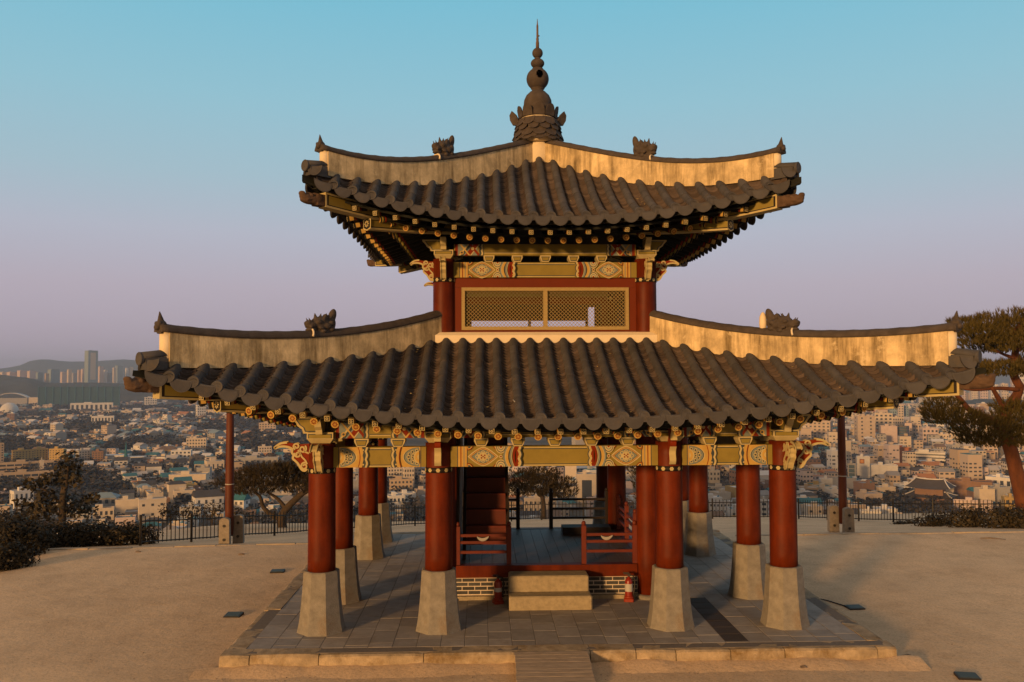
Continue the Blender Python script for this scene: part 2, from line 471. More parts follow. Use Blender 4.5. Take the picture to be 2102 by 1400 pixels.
# edge stones
krng = random.Random(12)
def edge_stones(k, cuts):
    S = sidefn(k)
    for a, b in zip(cuts[:-1], cuts[1:]):
        mb = MB()
        h = krng.uniform(-.008, .010); o_ = krng.uniform(-.012, .012)
        pts = []
        n = max(2, int((b - a) / .12))
        prof = [(-.30, -.30), (0 + o_, -.30), (.012 + o_, -.12), (.0 + o_, -.035), (-.03 + o_, h - .004), (-.06, h), (-.30, h), ]
        rows = []
        for i in range(n + 1):
            u = a + .006 + (b - a - .012) * i / n
            row = []
            for (dr, z) in prof:
                e = .010 * mnoise.noise((u * 3 + k * 7, dr * 9, z * 9))
                sh = .012 if i in (0, n) and dr > -.2 else 0
                row.append(S(u, PH + dr + e - sh, z + (e if z > -.2 else 0) - sh))
            rows.append(row)
        mb.grid(rows, 0, False, closed=True, caps=True)
        mb.obj('edge_stone', M_KERB, plat, fix=True)
# front cuts from the photograph (metres), long irregular blocks
edge_stones(0, [-PH, -4.38, -3.42, -1.95, -.62, .40, 1.05, 1.62, 2.40, 3.18, 4.52, PH])
edge_stones(1, [-PH + .3, -3.6, -2.1, -.9, .7, 2.0, 3.4, PH - .3])
edge_stones(2, [-PH, -3.6, -2.2, -.7, .9, 2.3, 3.6, PH])
edge_stones(3, [-PH + .3, -3.3, -2.0, -.4, 1.0, 2.4, 3.5, PH - .3])

# ---------- timber ramp up to the platform
ramp = thing('wooden_ramp', 'weathered grey plank ramp leading up to the front edge of the stone platform', 'ramp', (0, 0, 0))
T = Matrix.Translation((-.155, -4.83, .012)) @ Matrix.Rotation(R(10.0), 4, 'X')
for i in range(16):
    mb = MB(); y1 = -i * .098
    mb.bbox(-.52 + rnd.uniform(-.008, .008), .52 + rnd.uniform(-.008, .008), y1 - .094, y1, -.022, rnd.uniform(-.002, .002), .004, 0, T)
    mb.obj('plank', M_GREYWOOD, ramp)
mb = MB()
for sx in (-.46, 0, .46): mb.box(sx - .03, sx + .03, -1.55, -.03, -.10, -.024, 0, T)
mb.obj('bearer', M_GREYWOOD, ramp)

# ---------- columns
def oct_base(h, rb, rt_):
    mb = MB()
    n = 8
    def ring(r, z, j=0): return [(r * math.cos(2 * PI * (i + .5) / n), r * math.sin(2 * PI * (i + .5) / n), z) for i in range(n)]
    rows = []
    for k in range(7):
        t = k / 6; r = rb + (rt_ - rb) * t - .012 * math.sin(PI * t)
        rows.append(ring(r, h * t))
    rows[0] = ring(rb + .012, 0)
    rows.append(ring(rt_ - .018, h + .016))
    mb.grid(rows, 0, False, closed=True, caps=True)
    return mb.mesh('stone_base', M_STONE)
BASE_H = .90
base_me = oct_base(BASE_H, .362, .278)
def flower(mb, cx, cz, r, fn, mi, lobes=6):
    for i in range(lobes):
        a = 2 * PI * i / lobes
        disc(mb, cx + r * .62 * math.cos(a), cz + r * .62 * math.sin(a), r * .36, fn, mi, 8)
    disc(mb, cx, cz, r * .30, fn, mi, 8)
def disc(mb, cx, cz, r, fn, mi, n=14, r2=None, d=0):
    mb.face([fn(cx + r * math.cos(2 * PI * i / n), cz + (r2 or r) * math.sin(2 * PI * i / n)) for i in range(n)], mi)
def make_shaft(r0, r1, z0, z1):
    mb = MB()
    rows = [[((r0 + (r1 - r0) * t) * math.cos(2 * PI * j / 40), (r0 + (r1 - r0) * t) * math.sin(2 * PI * j / 40), z0 + (z1 - z0) * t) for j in range(40)] for t in [i / 10 for i in range(11)]]
    mb.grid(rows, 0, True, closed=True, caps=True)
    return mb.mesh('column', M_RED)
def make_band(r, z0, z1):
    mb = MB()
    mb.lathe([(r + .004, z0), (r + .006, z0), (r + .006, z1), (r + .004, z1)], 40, 0)
    nf = 10
    zc = (z0 + z1) / 2; hr = (z1 - z0) * .42
    for i in range(nf):
        a0 = -PI / 2 + 2 * PI * i / nf
        fn = lambda u, v: ((r + .0085) * math.cos(a0 + u / r), (r + .0085) * math.sin(a0 + u / r), zc + v)
        flower(mb, 0, 0, hr, fn, 1)
    return mb.mesh('flower_band', [M_BLACK, M_CREAM])
def spiral_strip(mb, pts, w, fn, d0, d1, mi):
    """ribbon of width w along a 2-D polyline, with thickness"""
    n = len(pts); L_, Rr = [], []
    for i, p in enumerate(pts):
        a, b = pts[max(i - 1, 0)], pts[min(i + 1, n - 1)]
        tx, ty = b[0] - a[0], b[1] - a[1]; l = math.hypot(tx, ty) or 1
        ww = w if not hasattr(w, '__len__') else w[i]
        L_.append((p[0] - ty / l * ww / 2, p[1] + tx / l * ww / 2)); Rr.append((p[0] + ty / l * ww / 2, p[1] - tx / l * ww / 2))
    rows = [[fn(*L_[i], d0), fn(*Rr[i], d0), fn(*Rr[i], d1), fn(*L_[i], d1)] for i in range(n)]
    mb.grid(rows, mi, False, closed=True, caps=True)
def smooth_poly(pts, k=4, closed=False):
    out = []; n = len(pts)
    rng_ = range(n if closed else n - 1)
    for i in rng_:
        g_ = lambda j: pts[j % n] if closed else pts[min(max(j, 0), n - 1)]
        p0, p1, p2, p3 = g_(i - 1), g_(i), g_(i + 1), g_(i + 2)
        for s in range(k):
            t = s / k
            out.append(tuple(.5 * ((2 * p1[c]) + (-p0[c] + p2[c]) * t + (2 * p0[c] - 5 * p1[c] + 4 * p2[c] - p3[c]) * t * t + (-p0[c] + 3 * p1[c] - 3 * p2[c] + p3[c]) * t ** 3) for c in (0, 1)))
    if not closed: out.append(pts[-1])
    return out
# carved wing bracket: (outward, height) relative to the column axis and the underside of the beam
WING = [(.10, .36), (.24, .36), (.34, .355), (.44, .37), (.53, .385), (.63, .37), (.70, .325), (.72, .295), (.655, .318), (.58, .325), (.50, .31), (.45, .28), (.455, .23), (.43, .19), (.44, .14), (.40, .10), (.36, .06), (.335, .015), (.30, -.035), (.255, -.05), (.225, -.02), (.215, .03), (.10, .03)]
def wing_mesh(sc=1.0):
    mb = MB(); th = .045 * sc
    fn = lambda u, v, d: (u * sc, d, v * sc)
    mb.prism(WING, fn, -th, th, 0, 1)
    outl = smooth_poly(WING[4:21], 3)
    curls = []
    def curl(cx, cy, r, a0, turns, sgn):
        return [(cx + r * (1 - .72 * t) * math.cos(a0 + sgn * turns * 2 * PI * t), cy + r * (1 - .72 * t) * math.sin(a0 + sgn * turns * 2 * PI * t)) for t in [i / 22 for i in range(23)]]
    curls.append(curl(.385, .325, .052, -1.2, 1.25, 1))
    curls.append(curl(.29, .285, .060, 2.2, 1.25, 1))
    curls.append(curl(.365, .205, .050, .4, 1.25, -1))
    curls.append(curl(.262, .02, .058, 1.9, 1.3, -1))
    curls.append([(.22, .05), (.25, .11), (.30, .16), (.33, .22), (.36, .27)])
    curls.append([(.12, .20), (.19, .215), (.255, .24), (.27, .27)])
    for s in (-1, 1):
        spiral_strip(mb, outl, .034, fn, s * (th + .012), s * (th - .004), 1)
        for c in curls: spiral_strip(mb, c, .026, fn, s * (th + .014), s * (th - .004), 1)
    return mb.mesh('wing_bracket', [M_VERM, M_CREAM], True)
def tongue_mesh(h0, h1, sc=1.0):
    """front bracket seen edge-on: scalloped cream edge on a red plate, projecting outward (+x)"""
    mb = MB(); fn = lambda u, v, d: (u, d, v)
    n = 26; edge = []
    for i in range(n + 1):
        t = i / n; v = h0 + (h1 - h0) * t
        u = .25 + .16 * t + .028 * math.sin(t * 5.2 * PI) 
        if t > .55: u += .05
        edge.append((u * sc, v))
    poly = [(.10, h0)] + edge + [(.10, h1)]
    th = .045 * sc
    mb.prism(poly, fn, -th, th, 0)
    rows = [[(u + .004, -th - .006, v), (u + .012, -th - .006, v), (u + .012, th + .006, v), (u + .004, th + .006, v)] for u, v in edge]
    gap = int(n * .47)
    mb.grid(rows[:gap], 1, False, closed=True, caps=True)
    mb.grid(rows[gap + 3:], 1, False, closed=True, caps=True)
    return mb.mesh('front_bracket', [M_VERM, M_CREAM], True)
def judu_mesh(w, h):
    """bearing block: trapezoid box, olive panels with cream frames and dark lines"""
    mb = MB()
    b = w * .72
    def ring(r, z): return [(-r, -r, z), (r, -r, z), (r, r, z), (-r, r, z)]
    mb.grid([ring(b / 2, 0), ring(w / 2, h * .42), ring(w / 2, h)], 1, False, closed=True, caps=True)
    for k in range(4):
        S = sidefn(k)
        for ins, e, mi in ((.020, .004, 2), (.032, .007, 0)):
            mb.face([S(-w / 2 + ins, w / 2 + e, h * .44 + ins * .3), S(w / 2 - ins, w / 2 + e, h * .44 + ins * .3), S(w / 2 - ins, w / 2 + e, h - ins), S(-w / 2 + ins, w / 2 + e, h - ins)], mi)
    return mb.mesh('bearing_block', [M_OLIVE, M_CREAM, M_NAVY])
LB0, LB1 = 2.49, 2.80          # lower painted beam: bottom and top
UB0, UB1 = 5.63, 5.90
shaft_lo = make_shaft(.212, .203, BASE_H + .01, LB1 + .06)
band_lo = make_band(.205, LB0 - .085, LB0 - .005)
wing_me = wing_mesh(); tongue_lo = tongue_mesh(LB0 + .03, LB1 + .38)
judu_me = judu_mesh(.40, .17)
shaft_in = make_shaft(.205, .19, .02, UB1 + .06)
band_up = make_band(.192, UB0 - .085, UB0 - .005)
wing_up = wing_mesh(.82); tongue_up = tongue_mesh(UB0 + .03, UB1 + .30, .85)
judu_up = judu_mesh(.34, .15)
def backplate_mesh(w, h):
    mb = MB(); fn = lambda u, v, d: (u, d, v)
    poly = [(.05, 0), (w * .62, 0), (w * .66, h * .25), (w * .82, h * .45), (w * .86, h * .62), (w, h * .9), (w, h), (.05, h)]
    mb.prism(poly, fn, -.05, .05, 1)
    ins = [(.06, h * .1), (w * .56, h * .1), (w * .62, h * .36), (w * .74, h * .5), (w * .80, h * .66), (w * .88, h * .88), (.06, h * .88)]
    for s in (-1, 1):
        mb.face([fn(u, v, s * .054) for u, v in ins], 2)
        cx, cy = .06, h * .5
        ii = [(cx + (u - cx) * .92, cy + (v - cy) * .86) for u, v in ins]
        mb.face([fn(u, v, s * .057) for u, v in ii], 0)
    return mb.mesh('upper_bracket', [M_OLIVE, M_CREAM, M_NAVY])
bplate_lo = backplate_mesh(.46, .26); bplate_up = backplate_mesh(.38, .20)
def column_set(x, y, inner):
    """outward directions of the brackets come from which sides the column stands on"""
    half = A if inner else 2 * A
    o = link('inner_column' if inner else 'column', shaft_in if inner else shaft_lo, pav, (x, y, 0))
    if not inner:
        b = link('stone_base', base_me, o); b.rotation_euler = (0, 0, 0)
    else:
        mb = MB(); mb.lathe([(.30, -.01), (.30, .03), (.25, .06), (.215, .065)], 20, 0)
        mb.obj('stone_base', M_STONE, o)
    link('flower_band', band_up if inner else band_lo, o)
    zb = UB1 if inner else LB1
    link('bearing_block', judu_up if inner else judu_me, o, (0, 0, zb + .065))
    dirs = []
    if abs(y + half) < .01: dirs.append(-PI / 2)
    if abs(y - half) < .01: dirs.append(PI / 2)
    if abs(x + half) < .01: dirs.append(PI)
    if abs(x - half) < .01: dirs.append(0)
    for a in (dirs if len(dirs) == 1 else []):
        t = link('front_bracket', tongue_up if inner else tongue_lo, o); t.rotation_euler = (0, 0, a)
    if len(dirs) == 2:
        for a in dirs:
            w = link('wing_bracket', wing_up if inner else wing_me, o, (0, 0, (UB0 if inner else LB0)))
            w.rotation_euler = (0, 0, a)
            w2 = link('upper_bracket', bplate_up if inner else bplate_lo, o, (0, 0, zb + .21))
            w2.rotation_euler = (0, 0, a)
    return o
for i in (-2, -1, 1, 2):
    for j in (-2, -1, 1, 2):
        if abs(i) == 2 or abs(j) == 2: column_set(i * A, j * A, False)
for i in (-1, 1):
    for j in (-1, 1): column_set(i * A, j * A, True)

# ---------- painted beams
PAINT = [M_OLIVE, M_CREAM, M_GOLD, M_NAVY, M_SLATE, M_VERM, M_BLACK]
OL, CRM, GLD, NVY, SLT, VRM, BLK = range(7)
def paint_layers(mb, F, prims):
    """prims (mi, polygon) laid one above the other, 0.5 mm apart"""
    for i, (mi, poly) in enumerate(prims):
        mb.face([F(u, v, .0012 + .0006 * i) for u, v in poly], mi)
def lens(cx, cy, a, b, n=14, pw=1.5):
    P = []
    for i in range(n + 1):
        t = -1 + 2 * i / n; P.append((cx + a * t, cy + b * (1 - abs(t) ** pw)))
    for i in range(n + 1):
        t = 1 - 2 * i / n; P.append((cx + a * t, cy - b * (1 - abs(t) ** pw)))
    return P[:n] + P[n + 1:-1]
def circ(cx, cy, r, n=14): return [(cx + r * math.cos(2 * PI * i / n), cy + r * math.sin(2 * PI * i / n)) for i in range(n)]
def rect(a, b, c, d): return [(a, c), (b, c), (b, d), (a, d)]
def wavy(x, w, H, amp, s, n=24, lob=2.5, ph=0):
    f = lambda v: x + s * amp * abs(math.sin(PI * lob * (v / H + .5) + ph))
    L_ = [(f(-H / 2 + H * i / n), -H / 2 + H * i / n) for i in range(n + 1)]
    return L_ + [(p[0] + s * w, p[1]) for p in reversed(L_)]
def arcband(x, w, H, bow, s, n=16):
    f = lambda v: x + s * bow * (1 - (2 * v / H) ** 2)
    L_ = [(f(-H / 2 + H * i / n), -H / 2 + H * i / n) for i in range(n + 1)]
    return L_ + [(p[0] + s * w, p[1]) for p in reversed(L_)]
def end_pattern_long(u0, s, H):
    """from the column inward (direction s): stripes, lozenge medallion, rosette knot, wavy bands"""
    P = []; q = lambda a, b: rect(min(u0 + s * a, u0 + s * b), max(u0 + s * a, u0 + s * b), -H / 2, H / 2)
    P += [(OL, q(0, .10)), (NVY, q(.10, .112)), (GLD, q(.112, .15)), (VRM, q(.15, .165)), (GLD, q(.165, .20)), (SLT, q(.20, .212)), (GLD, q(.212, .25)), (NVY, q(.25, .262))]
    P += [(OL, q(.262, .96))]
    cx = u0 + s * .50
    for (a, b, mi) in ((.240, .150, CRM), (.212, .132, VRM), (.203, .125, GLD), (.185, .110, NVY), (.174, .102, SLT)): P.append((mi, lens(cx, 0, a, b)))
    for i in range(8):
        an = 2 * PI * i / 8
        P.append((CRM, circ(cx + .078 * math.cos(an) * 1.15, .064 * math.sin(an), .031, 10)))
        P.append((SLT, circ(cx + .080 * math.cos(an) * 1.15, .066 * math.sin(an), .018, 8)))
    P.append((CRM, lens(cx, 0, .088, .072, 10, 1.1)))
    for i in range(4):
        an = 2 * PI * i / 4 + PI / 4
        P.append((VRM, circ(cx + .036 * math.cos(an), .028 * math.sin(an), .013, 8)))
    P.append((VRM, circ(cx, 0, .012, 8)))
    # corner leaf shapes round the lozenge
    for sx in (-1, 1):
        for sy in (-1, 1):
            for k, (mi, w) in enumerate(((VRM, .060), (GLD, .045), (NVY, .028))):
                x_ = cx + sx * .215
                P.append((mi, [(x_ + sx * w * .6, sy * H / 2), (x_ + sx * w * .5, sy * (H / 2 - w)), (x_ - sx * w * .4, sy * (H / 2 - w * .8)), (x_ - sx * w * 1.1, sy * H / 2)]))
    # rosette knot: two half medallions
    kx = u0 + s * .775
    for sy in (-1, 1):
        for (r, mi) in ((.088, CRM), (.074, NVY), (.064, CRM), (.046, SLT), (.034, CRM), (.018, VRM)):
            P.append((mi, [(kx + r * math.cos(t_), sy * (H / 2 - r * 1.25 * math.sin(t_))) for t_ in [PI * i / 10 for i in range(11)]]))
    P.append((CRM, circ(kx, 0, .028, 10))); P.append((VRM, circ(kx, 0, .014, 8)))
    # bowed bands then scallop
    x = .86
    for (w, mi, bow) in ((.026, SLT, .05), (.010, CRM, .05), (.040, GLD, .05), (.010, NVY, .045), (.030, SLT, .04), (.010, CRM, .04), (.034, VRM, .03)):
        P.append((mi, arcband(u0 + s * x, w, H, -bow, s))); x += w
    P.append((VRM, wavy(u0 + s * (x - .012), .05, H, .0, s)))
    P.append((CRM, wavy(u0 + s * (x + .01), .040, H, .022, s)))
    for v in (-H * .33, 0, H * .33): P.append((GLD, circ(u0 + s * (x + .032), v, .016, 8)))
    P.append((NVY, wavy(u0 + s * (x + .048), .014, H, .022, s)))
    return P, x + .085
def end_pattern_short(u0, s, H):
    P = []; q = lambda a, b: rect(min(u0 + s * a, u0 + s * b), max(u0 + s * a, u0 + s * b), -H / 2, H / 2)
    P += [(OL, q(0, .075)), (NVY, q(.075, .088)), (GLD, q(.088, .105)), (GLD, q(.105, .47))]
    cx = u0 + s * .105
    half = lambda r, ry: [(cx, -ry)] + [(cx + s * r * math.sin(t_), -ry * math.cos(t_)) for t_ in [PI * i / 14 for i in range(15)]] + [(cx, ry)]
    for (r, ry, mi) in ((.255, .150, CRM), (.238, .147, NVY), (.226, .143, SLT)): P.append((mi, half(r, ry)))
    for rr in (.17, .105):
        for i in range(7):
            t_ = PI * (i + .5) / 7
            P.append((CRM, circ(cx + s * rr * math.sin(t_), -rr * .60 * math.cos(t_), .026, 9)))
            P.append((NVY, circ(cx + s * (rr - .004) * math.sin(t_), -(rr - .004) * .60 * math.cos(t_), .016, 8)))
    P.append((CRM, half(.085, .10))); P.append((GLD, half(.060, .085))); P.append((CRM, half(.03, .04)))
    x = .375
    P.append((VRM, arcband(u0 + s * x, .012, H, .03, s))); P.append((GLD, arcband(u0 + s * (x + .012), .05, H, .03, s)))
    P.append((NVY, wavy(u0 + s * (x + .072), .05, H, .015, s, ph=PI / 2)))
    for v in (-H * .36, H * .36): P.append((CRM, circ(u0 + s * (x + .085), v, .013, 8)))
    P.append((CRM, wavy(u0 + s * (x + .105), .030, H, .02, s)))
    P.append((NVY, wavy(u0 + s * (x + .136), .012, H, .02, s)))
    return P, x + .165
def painted_beam(u0, u1, r, z0, z1, k, long, parent=pav, th=.20, faces=(0,), name='painted_beam'):
    S = sidefn(k); H = z1 - z0; zc = (z0 + z1) / 2
    mb = MB()
    pts = [(u0, r - th / 2), (u1, r - th / 2), (u1, r + th / 2), (u0, r + th / 2)]
    mb.grid([[S(u, rr, z0) for u, rr in pts], [S(u, rr, z1) for u, rr in pts]], OL, False, closed=True, caps=True)
    fn = end_pattern_long if long else end_pattern_short
    F = lambda u, v, d: S(u, r + th / 2 + d, zc + v)
    Pa, ea = fn(u0, 1, H); Pb, eb = fn(u1, -1, H)
    paint_layers(mb, F, Pa); paint_layers(mb, F, Pb)
    ca, cb = u0 + ea, u1 - eb
    paint_layers(mb, F, [(CRM, rect(ca, cb, H / 2 - .030, H / 2 - .018)), (NVY, rect(ca, cb, H / 2 - .046, H / 2 - .034)), (NVY, rect(ca, cb, -H / 2 + .030, -H / 2 + .040)), (CRM, rect(ca, cb, -H / 2 + .010, -H / 2 + .024))])
    return mb.obj(name, PAINT, parent)
for k in range(4):
    painted_beam(-A + .19, A - .19, 2 * A, LB0, LB1, k, True)
    for s in (-1, 1):
        painted_beam(min(s * (A + .19), s * (2 * A - .19)), max(s * (A + .19), s * (2 * A - .19)), 2 * A, LB0, LB1, k, False)
    painted_beam(-A + .175, A - .175, A, UB0, UB1, k, True)
# small bearing blocks, wall plate (upper painted beam) above the gap
def soro(u, r, z, h, k, w=.22):
    S = sidefn(k); mb = MB(); d = .13
    ring = lambda ww, zz, dd: [S(u - ww / 2, r - dd, zz), S(u + ww / 2, r - dd, zz), S(u + ww / 2, r + dd, zz), S(u - ww / 2, r + dd, zz)]
    mb.grid([ring(w * .62, z, d), ring(w, z + h * .62, d), ring(w, z + h, d)], CRM, False, closed=True, caps=True)
    for e, ins, mi in ((.004, .020, NVY), (.007, .034, OL)):
        mb.face([S(u - w * .31 + ins * .3, r + d + e, z + ins * .8), S(u + w * .31 - ins * .3, r + d + e, z + ins * .8), S(u + w / 2 - ins, r + d + e, z + h - ins), S(u - w / 2 + ins, r + d + e, z + h - ins)], mi)
    return mb.obj('small_bearing_block', PAINT, pav)
def wall_plate(u0, u1, r, z0, z1, k, long):
    S = sidefn(k); H = z1 - z0; zc = (z0 + z1) / 2; mb = MB(); th = .16
    pts = [(u0, r - th / 2), (u1, r - th / 2), (u1, r + th / 2), (u0, r + th / 2)]
    mb.grid([[S(u, rr, z0) for u, rr in pts], [S(u, rr, z1) for u, rr in pts]], OL, False, closed=True, caps=True)
    F = lambda u, v, d: S(u, r + th / 2 + d, zc + v)
    for s, ua in ((1, u0), (-1, u1)):
        P = []
        q = lambda a, b: rect(min(ua + s * a, ua + s * b), max(ua + s * a, ua + s * b), -H / 2, H / 2)
        P += [(VRM, q(.02, .07)), (SLT, q(.07, .42))]
        def tri(a, w, mi): P.append((mi, [(ua + s * a, -H / 2), (ua + s * (a + w), -H / 2), (ua + s * (a + w + H * .8), H / 2), (ua + s * (a + H * .8), H / 2)]))
        def tri2(a, w, mi): P.append((mi, [(ua + s * (a + H * .8), -H / 2), (ua + s * (a + w + H * .8), -H / 2), (ua + s * (a + w), H / 2), (ua + s * a, H / 2)]))
        tri(.08, .035, CRM); tri(.115, .05, NVY); tri(.19, .09, VRM); tri(.285, .02, CRM); tri2(.10, .03, GLD); tri2(.26, .05, VRM)
        P += [(NVY, wavy(ua + s * .44, .05, H, .012, s)), (CRM, wavy(ua + s * .475, .03, H, .014, s)), (NVY, wavy(ua + s * .505, .012, H, .014, s))]
        P.append((GLD, circ(ua + s * .14, -H * .25, .035, 10))); P.append((NVY, circ(ua + s * .14, -H * .25, .02, 8)))
        P.append((CRM, circ(ua + s * .33, H * .1, .03, 10)))
        paint_layers(mb, F, P)
    paint_layers(mb, F, [(NVY, rect(u0 + .54, u1 - .54, -H / 2 + .055, -H / 2 + .065)), (CRM, rect(u0 + .54, u1 - .54, -H / 2 + .035, -H / 2 + .048))])
    return mb.obj('wall_plate', PAINT, pav)
for k in range(4):
    g0, g1 = LB1 + .005, LB1 + .135
    for u in (-1.14, -.57, 0, .57, 1.14): soro(u, 2 * A, g0, .125, k)
    for s in (-1, 1):
        for du in (.62, 1.18): soro(s * (A + du), 2 * A, g0, .125, k)
    wall_plate(-A + .20, A - .20, 2 * A, g1, g1 + .24, k, True)
    for s in (-1, 1): wall_plate(min(s * (A + .2), s * (2 * A - .2)), max(s * (A + .2), s * (2 * A - .2)), 2 * A, g1, g1 + .24, k, False)
    g0, g1 = UB1 + .005, UB1 + .125
    for u in (-1.0, -.5, 0, .5, 1.0): soro(u, A, g0, .115, k, .19)
    wall_plate(-A + .18, A - .18, A, g1, g1 + .20, k, True)

# ---------- upper storey walls, lattice windows
def lattice_wall(k, front):
    S = sidefn(k)
    mb = MB()
    def bx(u0, u1, z0, z1, r0, r1, mi=0):
        pts = [(u0, r0), (u1, r0), (u1, r1), (u0, r1)]
        mb.grid([[S(u, rr, z0) for u, rr in pts], [S(u, rr, z1) for u, rr in pts]], mi, False, closed=True, caps=True)
    wz0, wz1, wu = 4.70, 5.46, 1.49
    bx(-A + .18, A - .18, wz1, UB0 - .002, A - .07, A + .05)
    bx(-A + .18, -wu, 4.45, wz1 - .002, A - .07, A + .05); bx(wu, A - .18, 4.45, wz1 - .002, A - .07, A + .05)
    bx(-wu + .002, wu - .002, 4.45, wz0, A - .07, A + .05)
    mb.obj('upper_wall', M_REDWALL, pav)
    if not front:
        mb = MB()
        if k == 2:     # back: shutters leave a low opening along the sill
            bx(-1.20, wu, wz0 + .40, wz1, A - .04, A + .02); bx(-wu, -1.34, wz0 + .002, wz1, A - .04, A + .02); bx(-1.338, -1.202, wz0 + .70, wz1, A - .04, A + .02)
            bx(-1.20, -1.14, wz0 + .002, wz0 + .398, A - .04, A + .02); bx(.06, .12, wz0 + .002, wz0 + .398, A - .04, A + .02); bx(1.36, wu, wz0 + .002, wz0 + .398, A - .04, A + .02)
        else: bx(-wu, wu, wz0 + .002, wz1 - .002, A - .04, A + .02)
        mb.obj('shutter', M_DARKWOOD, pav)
        return
    mb = MB()
    def fr(u0, u1, z0, z1, w):
        b = .012
        for (a, c, d, e) in ((u0, u1, z0, z0 + w), (u0, u1, z1 - w, z1), (u0, u0 + w, z0 + w, z1 - w), (u1 - w, u1, z0 + w, z1 - w)):
            bx(a, c, d, e, A - .02, A + .075)
    fr(-wu + .003, wu - .003, wz0 + .003, wz1 - .003, .06)
    fo = mb.obj('lattice_window', M_LATT, pav)
    mb = MB(); bx(-.038, .038, wz0 + .064, wz1 - .064, A - .01, A + .07); mb.obj('mullion', M_LATT, fo)
    for (a, b) in ((-wu + .063, -.04), (.04, wu - .063)):
        mb = MB(); z0, z1 = wz0 + .064, wz1 - .064; W_, H_ = b - a, z1 - z0
        nsp = 21; st = W_ / nsp
        w = .0085
        for sgn in (1, -1):
            n_ = int((W_ + H_) / st) + 2
            for i in range(-n_, n_):
                # line u = a + i*st + sgn*(z - z0)
                zs = []
                c0 = a + i * st if sgn > 0 else a + i * st
                for z in (z0, z1): pass
                if sgn > 0: za = max(z0, z0 + (a - c0)); zb = min(z1, z0 + (b - c0)); f = lambda z: c0 + (z - z0)
                else: za = max(z0, z0 + (c0 - b)); zb = min(z1, z0 + (c0 - a)); f = lambda z: c0 - (z - z0)
                if zb - za < .01: continue
                dd = .0 if sgn > 0 else .009
                hw = w / 2 * 1.414
                r0, r1 = A + .02 + dd, A + .028 + dd
                P = [(f(za) - hw, za), (f(za) + hw, za), (f(zb) + hw, zb), (f(zb) - hw, zb)]
                mb.grid([[S(u, r0, z) for u, z in P], [S(u, r1, z) for u, z in P]], 0, False, closed=True, caps=True)
        mb.obj('lattice', M_LATT, fo, fix=True)
for k in range(4): lattice_wall(k, k == 0)
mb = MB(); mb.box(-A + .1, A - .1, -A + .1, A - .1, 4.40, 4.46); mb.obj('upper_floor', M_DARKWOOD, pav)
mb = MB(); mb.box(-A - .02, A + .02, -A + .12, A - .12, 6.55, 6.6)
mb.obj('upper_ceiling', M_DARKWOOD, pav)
# plaster fillet below the upper wall
mb = MB()
for k in range(4):
    S = sidefn(k)
    prof = [(A + .02, 4.40), (A + .30, 4.40), (A + .30, 4.60), (A + .22, 4.655), (A + .02, 4.672)]
    mb.grid([[S(u * (rr if abs(u) > .5 else 1) , rr, z) for rr, z in prof] for u in (-1, 1)], 0, False, closed=True, caps=True)
mb.obj('plaster_fillet', M_PLASTER_CL, pav, fix=True)

# ---------- tiled roofs
class Roof:
    def __init__(s, T, W, hip, re, dre, ze, dze, sag, space):
        s.T, s.W, s.space, s.sag = T, W, space, sag
        s.hip = np.polyfit([h[0] for h in hip], [h[1] for h in hip], 2)
        s.re, s.dre, s.ze, s.dze = re, dre, ze, dze
    def zh(s, rho): return float(np.polyval(s.hip, rho))
    def eave(s, u):
        t = min(abs(u) / s.W, 1.0) ** 2.2
        return s.re + s.dre * t, s.ze + s.dze * t
    def top(s, u):
        r = max(s.T, abs(u)); return r, s.zh(r)
    def pt(s, u, t):
        """t 0 at the eave, 1 at the hip or wall: (r, z) of the pan level"""
        r0, z0 = s.eave(u); r1, z1 = s.top(u)
        L_ = (r0 - r1) / (s.re - s.T)
        return r0 + (r1 - r0) * t, z0 + (z1 - z0) * t - s.sag * L_ * 4 * t * (1 - t)
    def at(s, u, r):
        u = abs(u)
        if u > r: u, r = r, u
        r0, z0 = s.eave(u); r1, z1 = s.top(u)
        return s.pt(u, max(0.0, min(1.0, (r - r0) / (r1 - r0))))[1]
    def length(s, u):
        r0, z0 = s.eave(u); r1, z1 = s.top(u); return math.hypot(r1 - r0, z1 - z0)
LOW = Roof(A + .24, 5.68, [(2.0, 4.51), (3.75, 4.145), (5.45, 4.08)], 4.95, .74, 3.25, .72, .10, .2915)
UPP = Roof(.16, 3.88, [(.2, 8.17), (1.89, 7.34), (3.60, 7.09)], 3.28, .60, 6.43, .52, .14, .2855)
